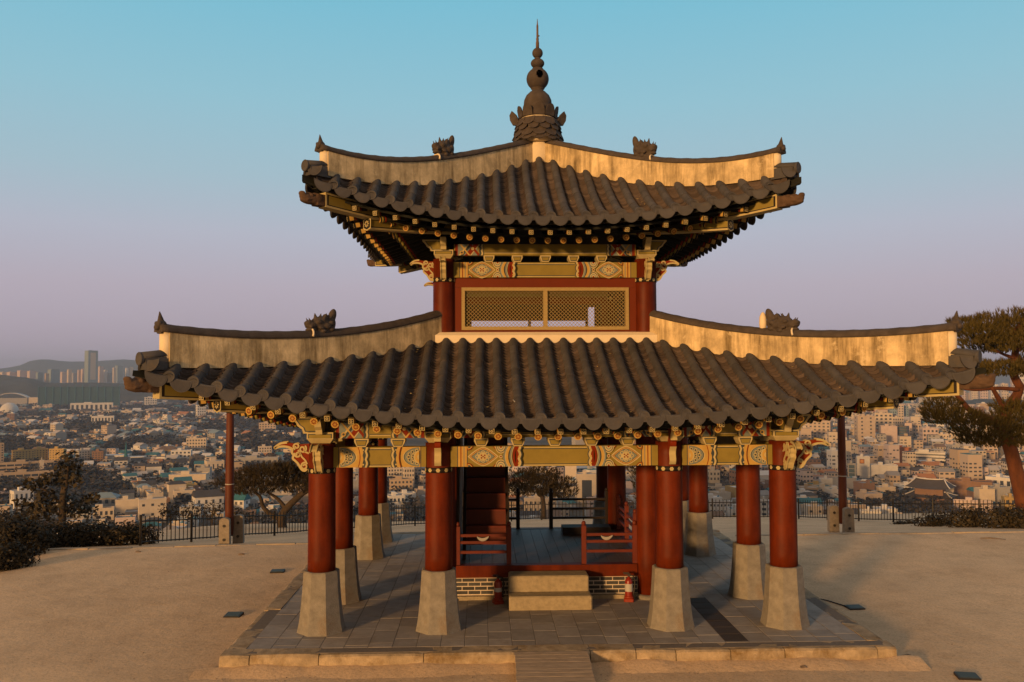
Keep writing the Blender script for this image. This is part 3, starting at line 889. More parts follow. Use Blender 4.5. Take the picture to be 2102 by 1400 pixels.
def build_roof(Rf, name, n_cov):
    tiles = MB(); trng = random.Random(5)
    rt_ = .072; seg = .30
    for k in range(4):
        S = sidefn(k)
        for i in range(-n_cov, n_cov + 1):
            u = i * Rf.space
            L_ = Rf.length(u)
            if L_ < .12: continue
            ns = max(1, round(L_ / seg))
            for q in range(ns):
                ta, tb = q / ns, (q + 1) / ns + .02
                jit = trng.uniform(-.003, .003)
                rows = []
                for t, rr in ((ta, rt_ + .002), (ta + (tb - ta) * .5, rt_), (tb, rt_ - .004)):
                    r, z = Rf.pt(u, min(t, 1.02)); r2, z2 = Rf.pt(u, min(t, 1.02) - .01)
                    nx, nz = -(z - z2), (r2 - r) * -1
                    l = math.hypot(r - r2, z - z2); tr, tz = (r - r2) / l, (z - z2) / l
                    nr, nz = tz, -tr
                    if nz < 0: nr, nz = -nr, -nz
                    row = []
                    for j in range(9):
                        a = PI * j / 8
                        c, sn = math.cos(a), math.sin(a)
                        row.append(S(u + jit + c * rr, r + nr * (sn * rr + .012), z + nz * (sn * rr + .012)))
                    row.insert(0, S(u + jit + rr, r - nr * .05, z - nz * .05)); row.append(S(u + jit - rr, r - nr * .05, z - nz * .05))
                    rows.append(row)
                tiles.grid(rows, 0, True)
                if q: tiles.face(list(reversed(rows[0])), 0)
            # round end tile, leaning outward
            r, z = Rf.eave(u)
            tl = R(14)
            def E(a, rad, d): return S(u + rad * math.cos(a), r + .012 + d * math.cos(tl) + rad * math.sin(a) * math.sin(tl) * -1 , z + .042 + rad * math.sin(a) * math.cos(tl) - d * math.sin(tl))
            ring = lambda rad, d: [E(2 * PI * j / 22, rad, d) for j in range(22)]
            tiles.grid([ring(.080, -.05), ring(.082, .016), ring(.078, .022), ring(.068, .019), ring(.060, .015), ring(.03, .017), ring(.012, .022)], 1, False, closed=True, caps=True)
        # pan tiles between the cover rows
        for i in range(-n_cov - 1, n_cov + 1):
            ua, ub = i * Rf.space, (i + 1) * Rf.space
            uc = (ua + ub) / 2
            if abs(uc) > Rf.W - .12: continue
            L_ = Rf.length(uc)
            ns = max(2, round(L_ / .105))
            hw = Rf.space / 2 - .035
            for q in range(ns):
                ta, tb = q / ns, (q + 1) / ns
                sk = trng.uniform(-.004, .004)
                ra, za = Rf.pt(uc, ta); rb, zb = Rf.pt(uc, tb)
                # follow the eave/hip across the width of the pan
                def arc(t, dz):
                    out = []
                    for j in range(7):
                        w = -1 + 2 * j / 6
                        r, z = Rf.pt(uc + w * hw, t)
                        out.append(S(uc + w * hw, r, z + dz + .078 * w * w - .034 + sk * w))
                    return out
                tiles.grid([arc(ta, -.034), arc(ta + (tb - ta) * .04, .040), arc(ta + (tb - ta) * .3, .036), arc(tb, -.010)], 2, False)
            # drooping eave end plate
            tl = R(16)
            pts = []
            def G(uu, h, d):
                r, z = Rf.eave(uc + uu)
                return S(uc + uu, r + .015 - h * math.sin(tl) + d * math.cos(tl), z + .012 + h * math.cos(tl) - d * math.sin(tl) + .02)
            w2 = Rf.space * .475
            n = 18
            up_ = [(w2 * (1 - 2 * j / n), .022 * (1 - 2 * j / n) ** 2 + .005) for j in range(n + 1)]
            dn = [(-w2 * math.cos(PI * j / n), -.190 * math.sin(PI * j / n) ** .85 + .027) for j in range(1, n)]
            poly = up_ + dn
            tiles.prism(poly, lambda a, b, d: G(a, b, d), .022, -.008, 1)
            inner = [(a * .86, (b - .01) * .80 - .008) for a, b in poly]
            tiles.face([G(a, b, .0255) for a, b in inner], 1)
    ro = tiles.obj(name, [M_TILE, M_TILE, M_PAN], pav, fix=False)
    # boards under the tiles
    sof = MB()
    for k in range(4):
        S = sidefn(k)
        us = [(-1 + 2 * i / 40) * Rf.W for i in range(41)]
        rows = []
        for q in range(9):
            t = q / 8; row = []
            for u in us:
                r, z = Rf.pt(u, t)
                if q == 0: r -= .06
                row.append(S(u, r, z - .075 - .04 * t))
            rows.append(row)
        sof.grid(rows, 0, True)
        # timber fillet that carries the eave tiles
        rows = []
        for u in us[1:-1]:
            r, z = Rf.eave(u)
            rows.append([S(u, r - .05, z - .03), S(u, r - .05, z - .085), S(u, r - .12, z - .085), S(u, r - .12, z - .03)])
        sof.grid(rows, 0, False, closed=True, caps=True)
    sof.obj('eave_boards', M_EAVE, ro)
    return ro
low = build_roof(LOW, 'lower_roof', 18)
upp = build_roof(UPP, 'upper_roof', 12)

# ---------- rafters
def rafters(Rf, ro, inner_A, n, rd, sq, lift_r):
    """rd/sq = (r_in, z_in, r_out, z_out, size); both rise toward the corners with the eave"""
    stuff = MB()
    mats = [M_EAVE, M_GOLD, M_VERM, M_CREAM, M_BLACK, M_OLIVE]
    def frame(p, q):
        t = (Vector(q) - Vector(p)).normalized(); a = t.cross(Vector((0, 0, 1))).normalized(); b = a.cross(t).normalized(); return t, a, b
    for k in range(4):
        S = sidefn(k)
        for kind in ('r', 's'):
            ri, zi, r_o, z_o, sz = rd if kind == 'r' else sq
            step = 2 * (Rf.W - (.95 if kind == 'r' else .42)) / n
            for i in range(n + 1):
                u = -n * step / 2 + i * step
                t = min(abs(u) / Rf.W, 1.0) ** 2.2
                ro_ = r_o + Rf.dre * t * .9; zo = z_o + Rf.dze * t
                ui = max(-inner_A, min(inner_A, u)) if abs(u) > inner_A else u
                if abs(u) > inner_A:                    # fan toward the corner column
                    ui = math.copysign(inner_A + (abs(u) - inner_A) * (.15 if kind == 'r' else .55), u)
                zin = zi + Rf.dze * (abs(ui) / Rf.W) ** 2.2
                zin = min(zin, Rf.at(ui, ri) - .20)
                p, q = Vector(S(ui, ri, zin)), Vector(S(u, ro_, zo))
                solo = k == 0
                mb = MB() if solo else stuff
                tt, a, b = frame(p, q)
                if kind == 'r':
                    mb.tube([p, p + (q - p) * .80, q], [sz, sz, sz * .96], 12, 0)
                    # end: gilded disc, vermilion petals
                    c = q + tt * .004
                    mb.face([c + (a * math.cos(2 * PI * j / 16) + b * math.sin(2 * PI * j / 16)) * sz * .97 for j in range(16)], 1)
                    for j in range(8):
                        an = 2 * PI * j / 8
                        e = lambda rr, da: c + tt * .004 + (a * math.cos(an + da) + b * math.sin(an + da)) * rr * sz
                        mb.face([e(.20, 0), e(.55, -.30), e(.74, 0), e(.55, .30)], 2)
                    bandc = q - tt * .10
                    mb.tube([q - tt * .12, q - tt * .085], [sz * 1.02, sz * 1.02], 12, 2); mb.tube([q - tt * .07, q - tt * .03], [sz * 1.02, sz * 1.02], 12, 5)
                else:
                    h = sz
                    ring = lambda c, s_: [c - a * s_ - b * s_, c + a * s_ - b * s_, c + a * s_ + b * s_, c - a * s_ + b * s_]
                    mb.grid([ring(p, h), ring(q, h * .95)], 0, False, closed=True, caps=True)
                    mb.grid([ring(q - tt * .15, h * 1.02), ring(q - tt * .12, h * 1.02)], 2, False, closed=True, caps=True)
                    mb.grid([ring(q - tt * .10, h * 1.02), ring(q - tt * .03, h * 1.01)], 1, False, closed=True, caps=True)
                    mb.face(ring(q + tt * .003, h * .95), 3); mb.face(ring(q + tt * .006, h * .70), 4)
                    c = q + tt * .009
                    for j in range(6):
                        an = 2 * PI * j / 6
                        mb.face([c + (a * (math.cos(an) * .36 + .19 * math.cos(2 * PI * l / 7)) + b * (math.sin(an) * .36 + .19 * math.sin(2 * PI * l / 7))) * h for l in range(7)], 3)
                if solo: mb.obj('round_rafter' if kind == 'r' else 'square_rafter', mats, ro)
        # laths on top of each row of rafter ends
        for (r_o, z_o, dz, hh) in ((rd[2] - .02, rd[3], rd[4] + .005, .05), (sq[2] - .02, sq[3], sq[4] + .005, .04)):
            rows = []
            for i in range(41):
                u = (-1 + 2 * i / 40) * (Rf.W - .35); t = min(abs(u) / Rf.W, 1) ** 2.2
                r, z = r_o + Rf.dre * t * .9, z_o + Rf.dze * t + dz
                rows.append([S(u, r, z), S(u, r, z + hh), S(u, r - .09, z + hh + .02), S(u, r - .09, z + .02)])
            stuff.grid(rows, 0, False, closed=True, caps=True)
    o = stuff.obj('side_rafters', mats, ro); o['kind'] = 'stuff'
rafters(LOW, low, 3.6, 32, (3.2, 3.34, 4.32, 2.985, .058), (3.7, 3.40, 4.76, 3.085, .040), 0)
rafters(UPP, upp, 1.8, 22, (1.5, 6.62, 2.52, 6.190, .055), (2.0, 6.60, 3.08, 6.235, .037), 0)

# ---------- hip ridges with their ornaments
def dragon_mesh():
    s = []
    S_ = lambda c, z, e=(0, 0, 0): s.append(('s', c, z, e))
    S_((.02, 0, .20), (.19, .105, .17)); S_((.19, 0, .16), (.13, .085, .085)); S_((.27, 0, .20), (.055, .07, .06)); S_((.20, 0, .06), (.11, .07, .045), (0, .15, 0))
    S_((-.10, 0, .10), (.16, .10, .14)); S_((0, 0, .0), (.20, .10, .08))
    for sy in (-1, 1):
        S_((.10, sy * .088, .235), (.055, .03, .05)); s.append(('c', (-.02, sy * .075, .36), (.045, .03, .10), (0, -.35, 0))); s.append(('c', (.25, sy * .035, .27), (.035, .03, .07), (0, .5, 0)))
        S_((-.06, sy * .10, .15), (.07, .03, .07)); S_((-.14, sy * .09, .22), (.05, .03, .06)); S_((-.15, sy * .09, .08), (.06, .03, .05)); S_((.06, sy * .10, .10), (.06, .025, .04)); S_((.24, sy * .07, .12), (.03, .02, .03))
        S_((.01, sy * .10, .03), (.05, .025, .04))
    s.append(('c', (.12, 0, .36), (.05, .05, .09), (0, .15, 0)))
    s.append(('c', (.02, 0, .37), (.05, .045, .07), (0, -.1, 0))); S_((-.075, 0, .36), (.055, .045, .08), (0, -.15, 0))
    S_((-.21, 0, .38), (.075, .055, .19), (0, -.22, 0)); S_((-.19, 0, .22), (.085, .07, .16)); S_((-.16, 0, .33), (.05, .04, .09)); 
    s.append(('b', (0, 0, -.06), (.21, .09, .08), (0, 0, 0)))
    return sculpt(s, .0125, 3)
dragon_me = dragon_mesh(); dragon_me.materials.append(M_TILE_DK)
def tosu_mesh():
    s = []
    S_ = lambda c, z, e=(0, 0, 0): s.append(('s', c, z, e))
    s.append(('b', (.06, 0, -.01), (.12, .115, .115), (0, 0, 0)))
    S_((.20, 0, -.01), (.20, .12, .115)); S_((.36, 0, .0), (.17, .105, .09), (0, -.18, 0)); S_((.46, 0, .06), (.085, .09, .055), (0, -.7, 0)); S_((.36, 0, -.07), (.16, .085, .045), (0, -.15, 0))
    S_((.27, 0, .075), (.12, .06, .045), (0, -.2, 0)); S_((.16, 0, .095), (.10, .08, .04))
    for sy in (-1, 1):
        S_((.29, sy * .085, .055), (.045, .03, .04)); S_((.13, sy * .11, .02), (.08, .025, .08)); S_((.30, sy * .095, -.02), (.12, .018, .018), (0, .25, 0)); S_((.47, sy * .045, .10), (.03, .028, .025))
    return sculpt(s, .0125, 5)
tosu_me = tosu_mesh(); tosu_me.materials.append(mat('eave_head_clay', (.085, .052, .034), .85, .3, 8, .4, 50))
def ridge_end_mesh():
    s = [('s', (0, 0, .06), (.095, .09, .10), (0, 0, 0)), ('c', (.015, 0, .20), (.075, .06, .12), (0, .12, 0)), ('s', (.07, 0, .02), (.05, .07, .06), (0, 0, 0)), ('s', (.05, .06, .09), (.04, .03, .05), (0, 0, 0)), ('s', (.05, -.06, .09), (.04, .03, .05), (0, 0, 0)), ('b', (-.03, 0, -.03), (.07, .075, .07), (0, 0, 0))]
    return sculpt(s, .012, 1)
rend_me = ridge_end_mesh(); rend_me.materials.append(M_TILE_DK)
def hip_ridges(Rf, ro, top_pts, dragon_rho, end_rho, tosu, th, beam, beam2, dsc, dz_):
    xs = [p[0] for p in top_pts]; zs = [p[1] for p in top_pts]
    tp = np.polyfit(xs, zs, 3)
    zt_ = lambda rho: float(np.polyval(tp, rho))
    for k in range(4):
        ang = -PI / 4 + k * PI / 2      # k=0: front right corner
        dv = Vector((math.cos(ang), math.sin(ang), 0)); nv = Vector((-math.sin(ang), math.cos(ang), 0))
        # local frame: x along the diagonal (metres of rho*sqrt2), y across
        P = lambda rho, y, z: tuple(dv * (rho * math.sqrt(2)) + nv * y + Vector((0, 0, z)))
        rho0 = xs[0] - .12; rho1 = end_rho
        n = 30
        def ring(rho, z0, z1, t): return [P(rho, -t, z0), P(rho, t, z0), P(rho, t * .93, z1), P(rho, -t * .93, z1)]
        mb = MB(); rows = []
        for i in range(n + 1):
            rho = rho0 + (rho1 - .05 - rho0) * i / n
            rows.append(ring(rho, Rf.zh(max(rho, .05)) - .06, zt_(rho), th))
        mb.grid(rows, 0, False, closed=True, caps=True)
        h = mb.obj('hip_ridge', M_PLASTER, ro)
        # rounded plaster end post
        mb = MB(); zb = Rf.zh(rho1) + .06
        rows = []
        for z in (zb, zb + .2, zt_(rho1) - .02):
            rows.append([P(rho1 - .055 + th * .80 * math.cos(a) / math.sqrt(2), th * .80 * math.sin(a), z) for a in [2 * PI * j / 20 for j in range(20)]])
        mb.grid(rows, 0, True, closed=True, caps=True)
        mb.obj('ridge_end_post', M_PLASTER_CL, ro)
        # tile cap along the top
        mb = MB(); rows = []
        m_ = 46
        for i in range(m_ + 1):
            rho = rho0 + .06 + (rho1 + .03 - rho0 - .06) * i / m_
            rr = th * 1.06 + (.006 if i % 3 == 0 else 0)
            rows.append([P(rho, rr * math.cos(a), zt_(rho) - .02 + rr * .95 * math.sin(a)) for a in [PI * j / 10 for j in range(11)]])
        mb.grid(rows, 0, True, closed=True, caps=True)
        mb.obj('ridge_cap', M_TILE_DK, ro)
        o = link('ridge_end_ornament', rend_me, ro, P(rho1, 0, zt_(rho1) + .03)); o.rotation_euler = (0, 0, ang); o.scale = (dsc * .8, dsc * .8, dsc * .72)
        o = link('dragon_ornament', dragon_me, ro, P(dragon_rho, 0, zt_(dragon_rho) + .05)); o.rotation_euler = (0, 0, ang); o.scale = (dsc * .93, dsc, dsc * dz_)
        if ro is low and k == 0:
            pm = MB()      # pale patch of mortar behind the right dragon
            Tm = Matrix.Translation(P(dragon_rho - .225, 0, zt_(dragon_rho - .2) + .19)) @ Matrix.Rotation(ang, 4, 'Z')
            pm.lathe([(.01, -.16), (.05, -.15), (.06, -.02), (.055, .08), (.03, .14), (.01, .16)], 14, 0)
            o2 = pm.obj('mortar_lump', M_PLASTER_CL, ro); o2.matrix_world = Tm
        # plaster collar strip at the dragon's foot
        mb = MB()
        for sy in (-1, 1):
            pts = [P(dragon_rho + .20 * dsc - .02 * j + .004 * j * j, sy * (th + .012), zt_(dragon_rho) + .075 * dsc * (1.4 - j * .55)) for j in range(4)]
        arc = [P(dragon_rho + .17 * dsc - .03 * math.sin(a), (th + .02) * math.cos(a), zt_(dragon_rho + .15) + (th + .02) * .9 * math.sin(a)) for a in [PI * j / 10 for j in range(11)]]
        mb.tube(arc, .016, 6)
        mb.obj('mortar_collar', M_PLASTER_CL, ro)
        # tiles at the corner tip: two short covers and hanging plates
        mb = MB(); zc = Rf.zh(Rf.W) + .02
        for (y, rho_a, rho_b, dz, rr) in ((0, rho1 - .08, rho1 + .20, .065, .088),):
            rows = []
            for t in (0, .5, 1):
                rho = rho_a + (rho_b - rho_a) * t
                rows.append([P(rho, y + rr * math.cos(a), zc + dz - .05 * t + rr * math.sin(a)) for a in [PI * j / 10 for j in range(11)]])
            mb.grid(rows, 0, True, closed=True, caps=True)
        bed = []
        for rho in (rho1 - .09, rho1 + .05, rho1 + .17):
            bed.append([P(rho, -.10, zc - .13), P(rho, .10, zc - .13), P(rho, .085, zc + .045), P(rho, -.085, zc + .045)])
        mb.grid(bed, 0, False, closed=True, caps=True)
        for (y, yaw_) in ((-.10, .785), (.10, -.785)):
            w_ = .115
            n2 = 12
            poly = [(w_ * (1 - 2 * j / n2), .05 * (1 - 2 * j / n2) ** 2 * .4) for j in range(n2 + 1)] + [(-w_ * math.cos(PI * j / n2), -.15 * math.sin(PI * j / n2)) for j in range(1, n2)]
            rr0 = rho1 + (.205 if y == 0 else .125)
            def fn(a, b, d):
                yy = y + a * math.cos(yaw_) - (d + b * -.3) * math.sin(yaw_)
                xx = a * math.sin(yaw_) + (d - b * .3) * math.cos(yaw_)
                return P(rr0 + xx / math.sqrt(2), yy, zc + (.06 if y == 0 else .0) + b)
            mb.prism(poly, fn, .02, -.01, 0)
        ring = lambda rad, d: [P(rho1 + .20 + d, rad * math.cos(a), zc + .015 + rad * math.sin(a)) for a in [2 * PI * j / 18 for j in range(18)]]
        mb.grid([ring(.088, -.02), ring(.092, .008), ring(.084, .014), ring(.05, .010), ring(.012, .014)], 0, False, closed=True, caps=True)
        mb.obj('corner_tiles', M_TILE, ro, fix=True)
        # eave head at the tip of the corner beam
        o = link('eave_head', tosu_me, ro, P(tosu[0], 0, tosu[1])); o.rotation_euler = (0, 0, ang); o.scale = (dsc * .86,) * 3
        # corner beams with painted sides
        for (ra, za, rb, zb_, wv, hh, nm) in (beam, beam2):
            mb = MB()
            rows = []
            for t in [i / 8 for i in range(9)]:
                rho = ra + (rb - ra) * t; z = za + (zb_ - za) * t + .05 * (t * t - t)
                rows.append([P(rho, -wv, z), P(rho, wv, z), P(rho, wv, z + hh), P(rho, -wv, z + hh)])
            mb.grid(rows, 1, False, closed=True, caps=True)
            for sy in (-1, 1):
                for (d, i0, i1, e, mi) in ((.002, .0, 1, 0, 1), (.004, .012, .985, .030, 6), (.006, .03, .965, .045, 0)):
                    lo, hi = [], []
                    for t in [i / 10 for i in range(11)]:
                        tt = max(i0, min(i1, t)) if nm == 'corner_beam' else t
                        rho = ra + (rb - ra) * tt; z = za + (zb_ - za) * tt + .05 * (tt * tt - tt)
                        lo.append(P(rho, sy * (wv + d), z + e)); hi.append(P(rho, sy * (wv + d), z + hh - e))
                    if t > .0: mb.grid([lo, hi], mi, False)
            # end face: flower on dark hexagon
            c = Vector(P(rb, 0, zb_ + hh / 2)); a_ = nv; b_ = Vector((0, 0, 1))
            H2 = hh * .52
            hexa = [(-1, .75), (0, 1.0), (1, .75), (1, -.75), (0, -1.15), (-1, -.75)]
            if nm == 'corner_beam':
                mb.obj(nm, PAINT, ro, fix=False); continue
            for d, sc_, mi in ((.004, 1.0, 1), (.008, .82, 6)):
                mb.face([c + dv * d + a_ * (x * wv * 1.25 * sc_) + b_ * (y * H2 * sc_) for x, y in hexa], mi)
            for j in range(8):
                an = 2 * PI * j / 8
                f = lambda rr, da: c + dv * .012 + (a_ * math.cos(an + da) * wv + b_ * math.sin(an + da) * H2 * .8) * rr
                mb.face([f(.15, 0), f(.6, -.28), f(.78, 0), f(.6, .28)], 1)
            mb.obj(nm, PAINT, ro, fix=False)
hip_ridges(LOW, low, [(1.86, 4.98), (3.59, 4.525), (4.56, 4.46), (5.38, 4.505)], 3.62, 5.42, (5.44, 3.79), .115,
           (4.1, 3.52, 5.46, 3.60, .10, .24, 'corner_beam'), (3.0, 3.25, 4.84, 3.40, .085, .20, 'lower_corner_beam'), 1.0, .68)
hip_ridges(UPP, upp, [(.2, 8.50), (1.8, 7.765), (2.82, 7.47), (3.62, 7.44)], 1.80, 3.64, (3.62, 6.64), .105,
           (2.5, 6.45, 3.62, 6.53, .095, .23, 'corner_beam'), (1.6, 6.45, 3.0, 6.29, .08, .19, 'lower_corner_beam'), .90, .84)
# block where the four upper hips meet
mb = MB(); mb.lathe([(.30, 8.0), (.30, 8.50), (.26, 8.56)], 8, 0, ph=PI / 8)
mb.obj('ridge_hub', M_PLASTER_CL, upp)

# ---------- finial
fin = bpy.data.objects.new('finial', None); col.objects.link(fin); fin.parent = pav; fin.location = (0, 0, 0)
mb = MB()
mb.lathe([(0.340, 9.02), (0.345, 9.06), (0.279, 9.10), (0.293, 9.12), (0.302, 9.15), (0.302, 9.185), (0.279, 9.21), (0.293, 9.24), (0.293, 9.275), (0.274, 9.30), (0.284, 9.33), (0.274, 9.42), (0.233, 9.51), (0.158, 9.585), (0.121, 9.60), (0.116, 9.64), (0.140, 9.66)], 40, 0)
mb.obj('bell_base', M_TILE_DK, fin)
mb = MB(); mb.lathe([(.38, 8.52), (.41, 8.62), (.39, 8.80), (.355, 8.96), (.345, 9.03)], 40, 0); mb.obj('mortar_core', M_PLASTER_CL, fin)
mb = MB()
prof = [(.13, 9.655)] + [(.225 * math.cos(a), 9.855 + .225 * math.sin(a)) for a in [R(-62 + 4.25 * j) for j in range(29)]] + [(.10, 10.065)]
rows = []
NS = 72
for r, z in prof: rows.append([(r * math.cos(2 * PI * j / NS), r * math.sin(2 * PI * j / NS), z) for j in range(NS)])
base_i = len(mb.v)
mb.grid(rows, 0, True, closed=True)
keep_f, keep_m, keep_s = [], [], []
for f_, m1, s1 in zip(mb.f, mb.m, mb.sm):
    cx = sum(mb.v[i][0] for i in f_) / 4; cy = sum(mb.v[i][1] for i in f_) / 4; cz = sum(mb.v[i][2] for i in f_) / 4
    if cy < 0 and ((cx - .03) / .066) ** 2 + ((cz - 9.90) / .085) ** 2 < 1: continue
    keep_f.append(f_); keep_m.append(m1); keep_s.append(s1)
mb.f, mb.m, mb.sm = keep_f, keep_m, keep_s
mb.obj('large_ball', M_TILE_DK, fin)
mb = MB(); mb.lathe([(.10, 10.05), (.11, 10.07)] + [(.138 * math.cos(a), 10.175 + .10 * math.sin(a)) for a in [R(-70 + 14 * j) for j in range(11)]] + [(.06, 10.285)], 30, 0)
mb.obj('middle_ball', M_TILE_DK, fin)
mb = MB(); mb.lathe([(.05, 10.27)] + [(.108 * math.cos(a), 10.385 + .108 * math.sin(a)) for a in [R(-75 + 15 * j) for j in range(11)]] + [(.03, 10.50)], 30, 0)
mb.obj('small_ball', M_TILE_DK, fin)
mb = MB(); mb.lathe([(.034, 10.48), (.034, 10.60), (.026, 10.64), (.030, 10.68), (.022, 10.70), (.020, 10.95), (.014, 10.97), (.004, 11.09)], 12, 0); mb.lathe([(.01, 10.72), (.03, 10.735), (.01, 10.75)], 8, 0, (.02, -.01, 0))
mb.obj('iron_spike', mat('rusty_iron', (.12, .075, .05), .6, .3, 20), fin)
def scale_plate(a0, r0, z0, w, h, lean, nm='scale_tile', point=0.0, cl=1.0):
    mb = MB(); n = 14
    poly = [(-w / 2, 0), (w / 2, 0)] + [(w / 2 * math.cos(PI * j / n), -h * (math.sin(PI * j / n) ** (.75 + point))) for j in range(1, n)]
    def fn(u, v, d):
        rr = r0 + d + lean * (-v)
        a = a0 + u / r0
        return (rr * math.cos(a), rr * math.sin(a), z0 + v * cl)
    mb.prism(poly, fn, .028, 0, 0)
    mb.obj(nm, M_TILE_DK, fin, fix=True)
for row, (z, w, h, off, r0) in enumerate(((9.00, .24, .17, 0, .375), (8.88, .20, .15, .5, .405), (8.78, .25, .18, 0, .42), (8.70, .20, .14, .5, .43), (8.68, .25, .16, 1, .435))):
    N_ = 12
    for i in range(N_):
        a0 = -PI / 2 + 2 * PI * (i + off) / N_
        if math.sin(a0) < .35: scale_plate(a0, r0, z, w, h, .42)
for i in range(10):     # upright petals below the bell
    a0 = -PI / 2 + 2 * PI * i / 10
    if math.sin(a0) < .6: scale_plate(a0, .36, 9.035, .21, -.225, -.16, 'petal')
for i in range(4):
    a0 = (-.10, PI + .10, .62, PI - .62)[i]
    mb = MB()
    poly = [(-.07, 0), (.07, 0), (.09, .10), (.07, .20), (0, .28), (-.07, .20), (-.09, .10)]
    a1 = a0 + (-.95 if math.cos(a0) > 0 else .95)
    fn = lambda u, v, d: ((.43 + .42 * v * (1 - v)) * math.cos(a0) - u * math.sin(a1) + d * math.cos(a1), (.43 + .42 * v * (1 - v)) * math.sin(a0) + u * math.cos(a1) + d * math.sin(a1), 8.90 + v)
    mb.prism(poly, fn, .035, -.01, 0)
    mb.obj('horn_leaf', M_TILE_DK, fin, fix=True)

# ---------- ground floor: deck, plinth, rails, stair
mb = MB()
for i in range(17):
    x = -A + .02 + i * (2 * A - .04) / 17
    mb.bbox(x + .002, x + (2 * A - .04) / 17 - .002, -A + .05, A - .05, .53, .578 + rnd.uniform(-.002, .002), .003)
mb.obj('plank_floor', M_DECK, pav)
mb = MB()
for k in range(4):
    S = sidefn(k)
    pts = [(-A + .21, A - .10), (A - .21, A - .10), (A - .21, A + .10), (-A + .21, A + .10)]
    mb.grid([[S(u, rr, .375) for u, rr in pts], [S(u, rr, .583) for u, rr in pts]], 0, False, closed=True, caps=True)
mb.obj('floor_beam', M_RED, pav)
plin = MB()
for k in range(4):
    S = sidefn(k)
    pts = [(-A + .2, A - .06), (A - .2, A - .06), (A - .2, A + .058), (-A + .2, A + .058)]
    plin.grid([[S(u, rr, -.01) for u, rr in pts], [S(u, rr, .374) for u, rr in pts]], 0, False, closed=True, caps=True)
pl = plin.obj('brick_plinth', M_MORTAR, pav)
for k in range(4):
    br = MB()
    S = sidefn(k)
    for row in range(4):
        z = .085 + row * .072
        u = -A + .2 - (.105 if row % 2 else 0)
        while u < A - .2:
            a, b = max(u + .008, -A + .205), min(u + .212, A - .205)
            if b - a > .02:
                pts = [(a, A + .05), (b, A + .05), (b, A + .064), (a, A + .064)]
                br.grid([[S(x, rr, z) for x, rr in pts], [S(x, rr, z + .055) for x, rr in pts]], 0, False, closed=True, caps=True)
            u += .22
    br.obj('brickwork', M_BRICK, pl)
mb = MB()
for k in range(4):
    S = sidefn(k)
    pts = [(-A + .2, A + .062), (A - .2, A + .062), (A - .2, A + .15), (-A + .2, A + .15)]
    mb.grid([[S(u, rr, -.012) for u, rr in pts], [S(u, rr, .065) for u, rr in pts]], 0, False, closed=True, caps=True)
mb.obj('stone_sill', M_STONE2, pl)
def rail(k, u0, u1, zs, posts, zt2, m, knob=True):
    S = sidefn(k); t = bpy.data.objects.new('railing', None); col.objects.link(t); t.parent = pav
    for u in posts:
        mb = MB(); w = .04
        pts = [(u - w, A - .04), (u + w, A - .04), (u + w, A + .04), (u - w, A + .04)]
        mb.grid([[S(a, b, .584) for a, b in pts], [S(a, b, zt2 - .05) for a, b in pts]], 0, False, closed=True, caps=True)
        c = S(u, A, zt2 - .015)
        mb.lathe([(.012, -.045), (.028, -.035), (.042, 0), (.028, .035), (.006, .045)], 12, 0, c)
        mb.obj('rail_post', m, t)
    for z in zs:
        mb = MB()
        pts = [(u0, A - .022), (u1, A - .022), (u1, A + .022), (u0, A + .022)]
        mb.grid([[S(a, b, z - .024) for a, b in pts], [S(a, b, z + .024) for a, b in pts]], 0, False, closed=True, caps=True)
        mb.obj('rail_bar', m, t)
M_RAIL = mat('dull_red_paint', (.11, .017, .007), .6, .2, 4)
for s in (-1, 1):
    rail(0, min(s * .70, s * 1.52), max(s * .70, s * 1.52), (.80, .97, 1.09), (s * .66, s * 1.56), 1.30, M_RAIL)
    rail(2, min(s * .40, s * 1.56), max(s * .40, s * 1.56), (.80, 1.0, 1.20), (s * .36, s * 1.58), 1.42, M_DARKWOOD)
for k in (1, 3): rail(k, -1.56, 1.56, (.80, .97, 1.09), (-1.56, -.5, .5, 1.56), 1.30, M_RAIL)
# steep stair going up and away behind the left rail
st = bpy.data.objects.new('staircase', None); col.objects.link(st); st.parent = pav
y0s, z0s, y1s, z1s = -1.25, .585, 1.35, 4.40
nst = 14
def stringer(x):
    mb = MB()
    fn = lambda u, v, d: (x + d, u, v)
    mb.prism([(y0s - .12, z0s), (y0s + .14, z0s), (y1s + .14, z1s), (y1s - .12, z1s)], fn, -.03, .03, 0)
    mb.obj('stringer', M_DARKWOOD, st, fix=True)
stringer(-1.46); stringer(-.66)
M_RISER = mat('red_riser', (.085, .014, .005), .6, .2, 4)
for i in range(nst):
    ya = y0s + (y1s - y0s) * i / nst; za = z0s + (z1s - z0s) * i / nst; dy = (y1s - y0s) / nst; dz = (z1s - z0s) / nst
    mb = MB(); mb.bbox(-1.428, -.692, ya - .02, ya + dy + .02, za + dz - .03, za + dz, .005); mb.obj('tread', M_RAIL, st)
    mb = MB(); mb.box(-1.428, -.692, ya + dy - .012, ya + dy + .010, za + dz + .002, za + 2 * dz - .032); mb.obj('riser', M_RISER, st)
# boarded side of the stair well behind it
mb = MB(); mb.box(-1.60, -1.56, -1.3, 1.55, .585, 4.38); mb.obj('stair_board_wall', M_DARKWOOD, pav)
mb = MB(); mb.box(.55, 1.56, 1.05, 1.45, .585, .72); mb.obj('bench_plank', M_DARKWOOD, pav)

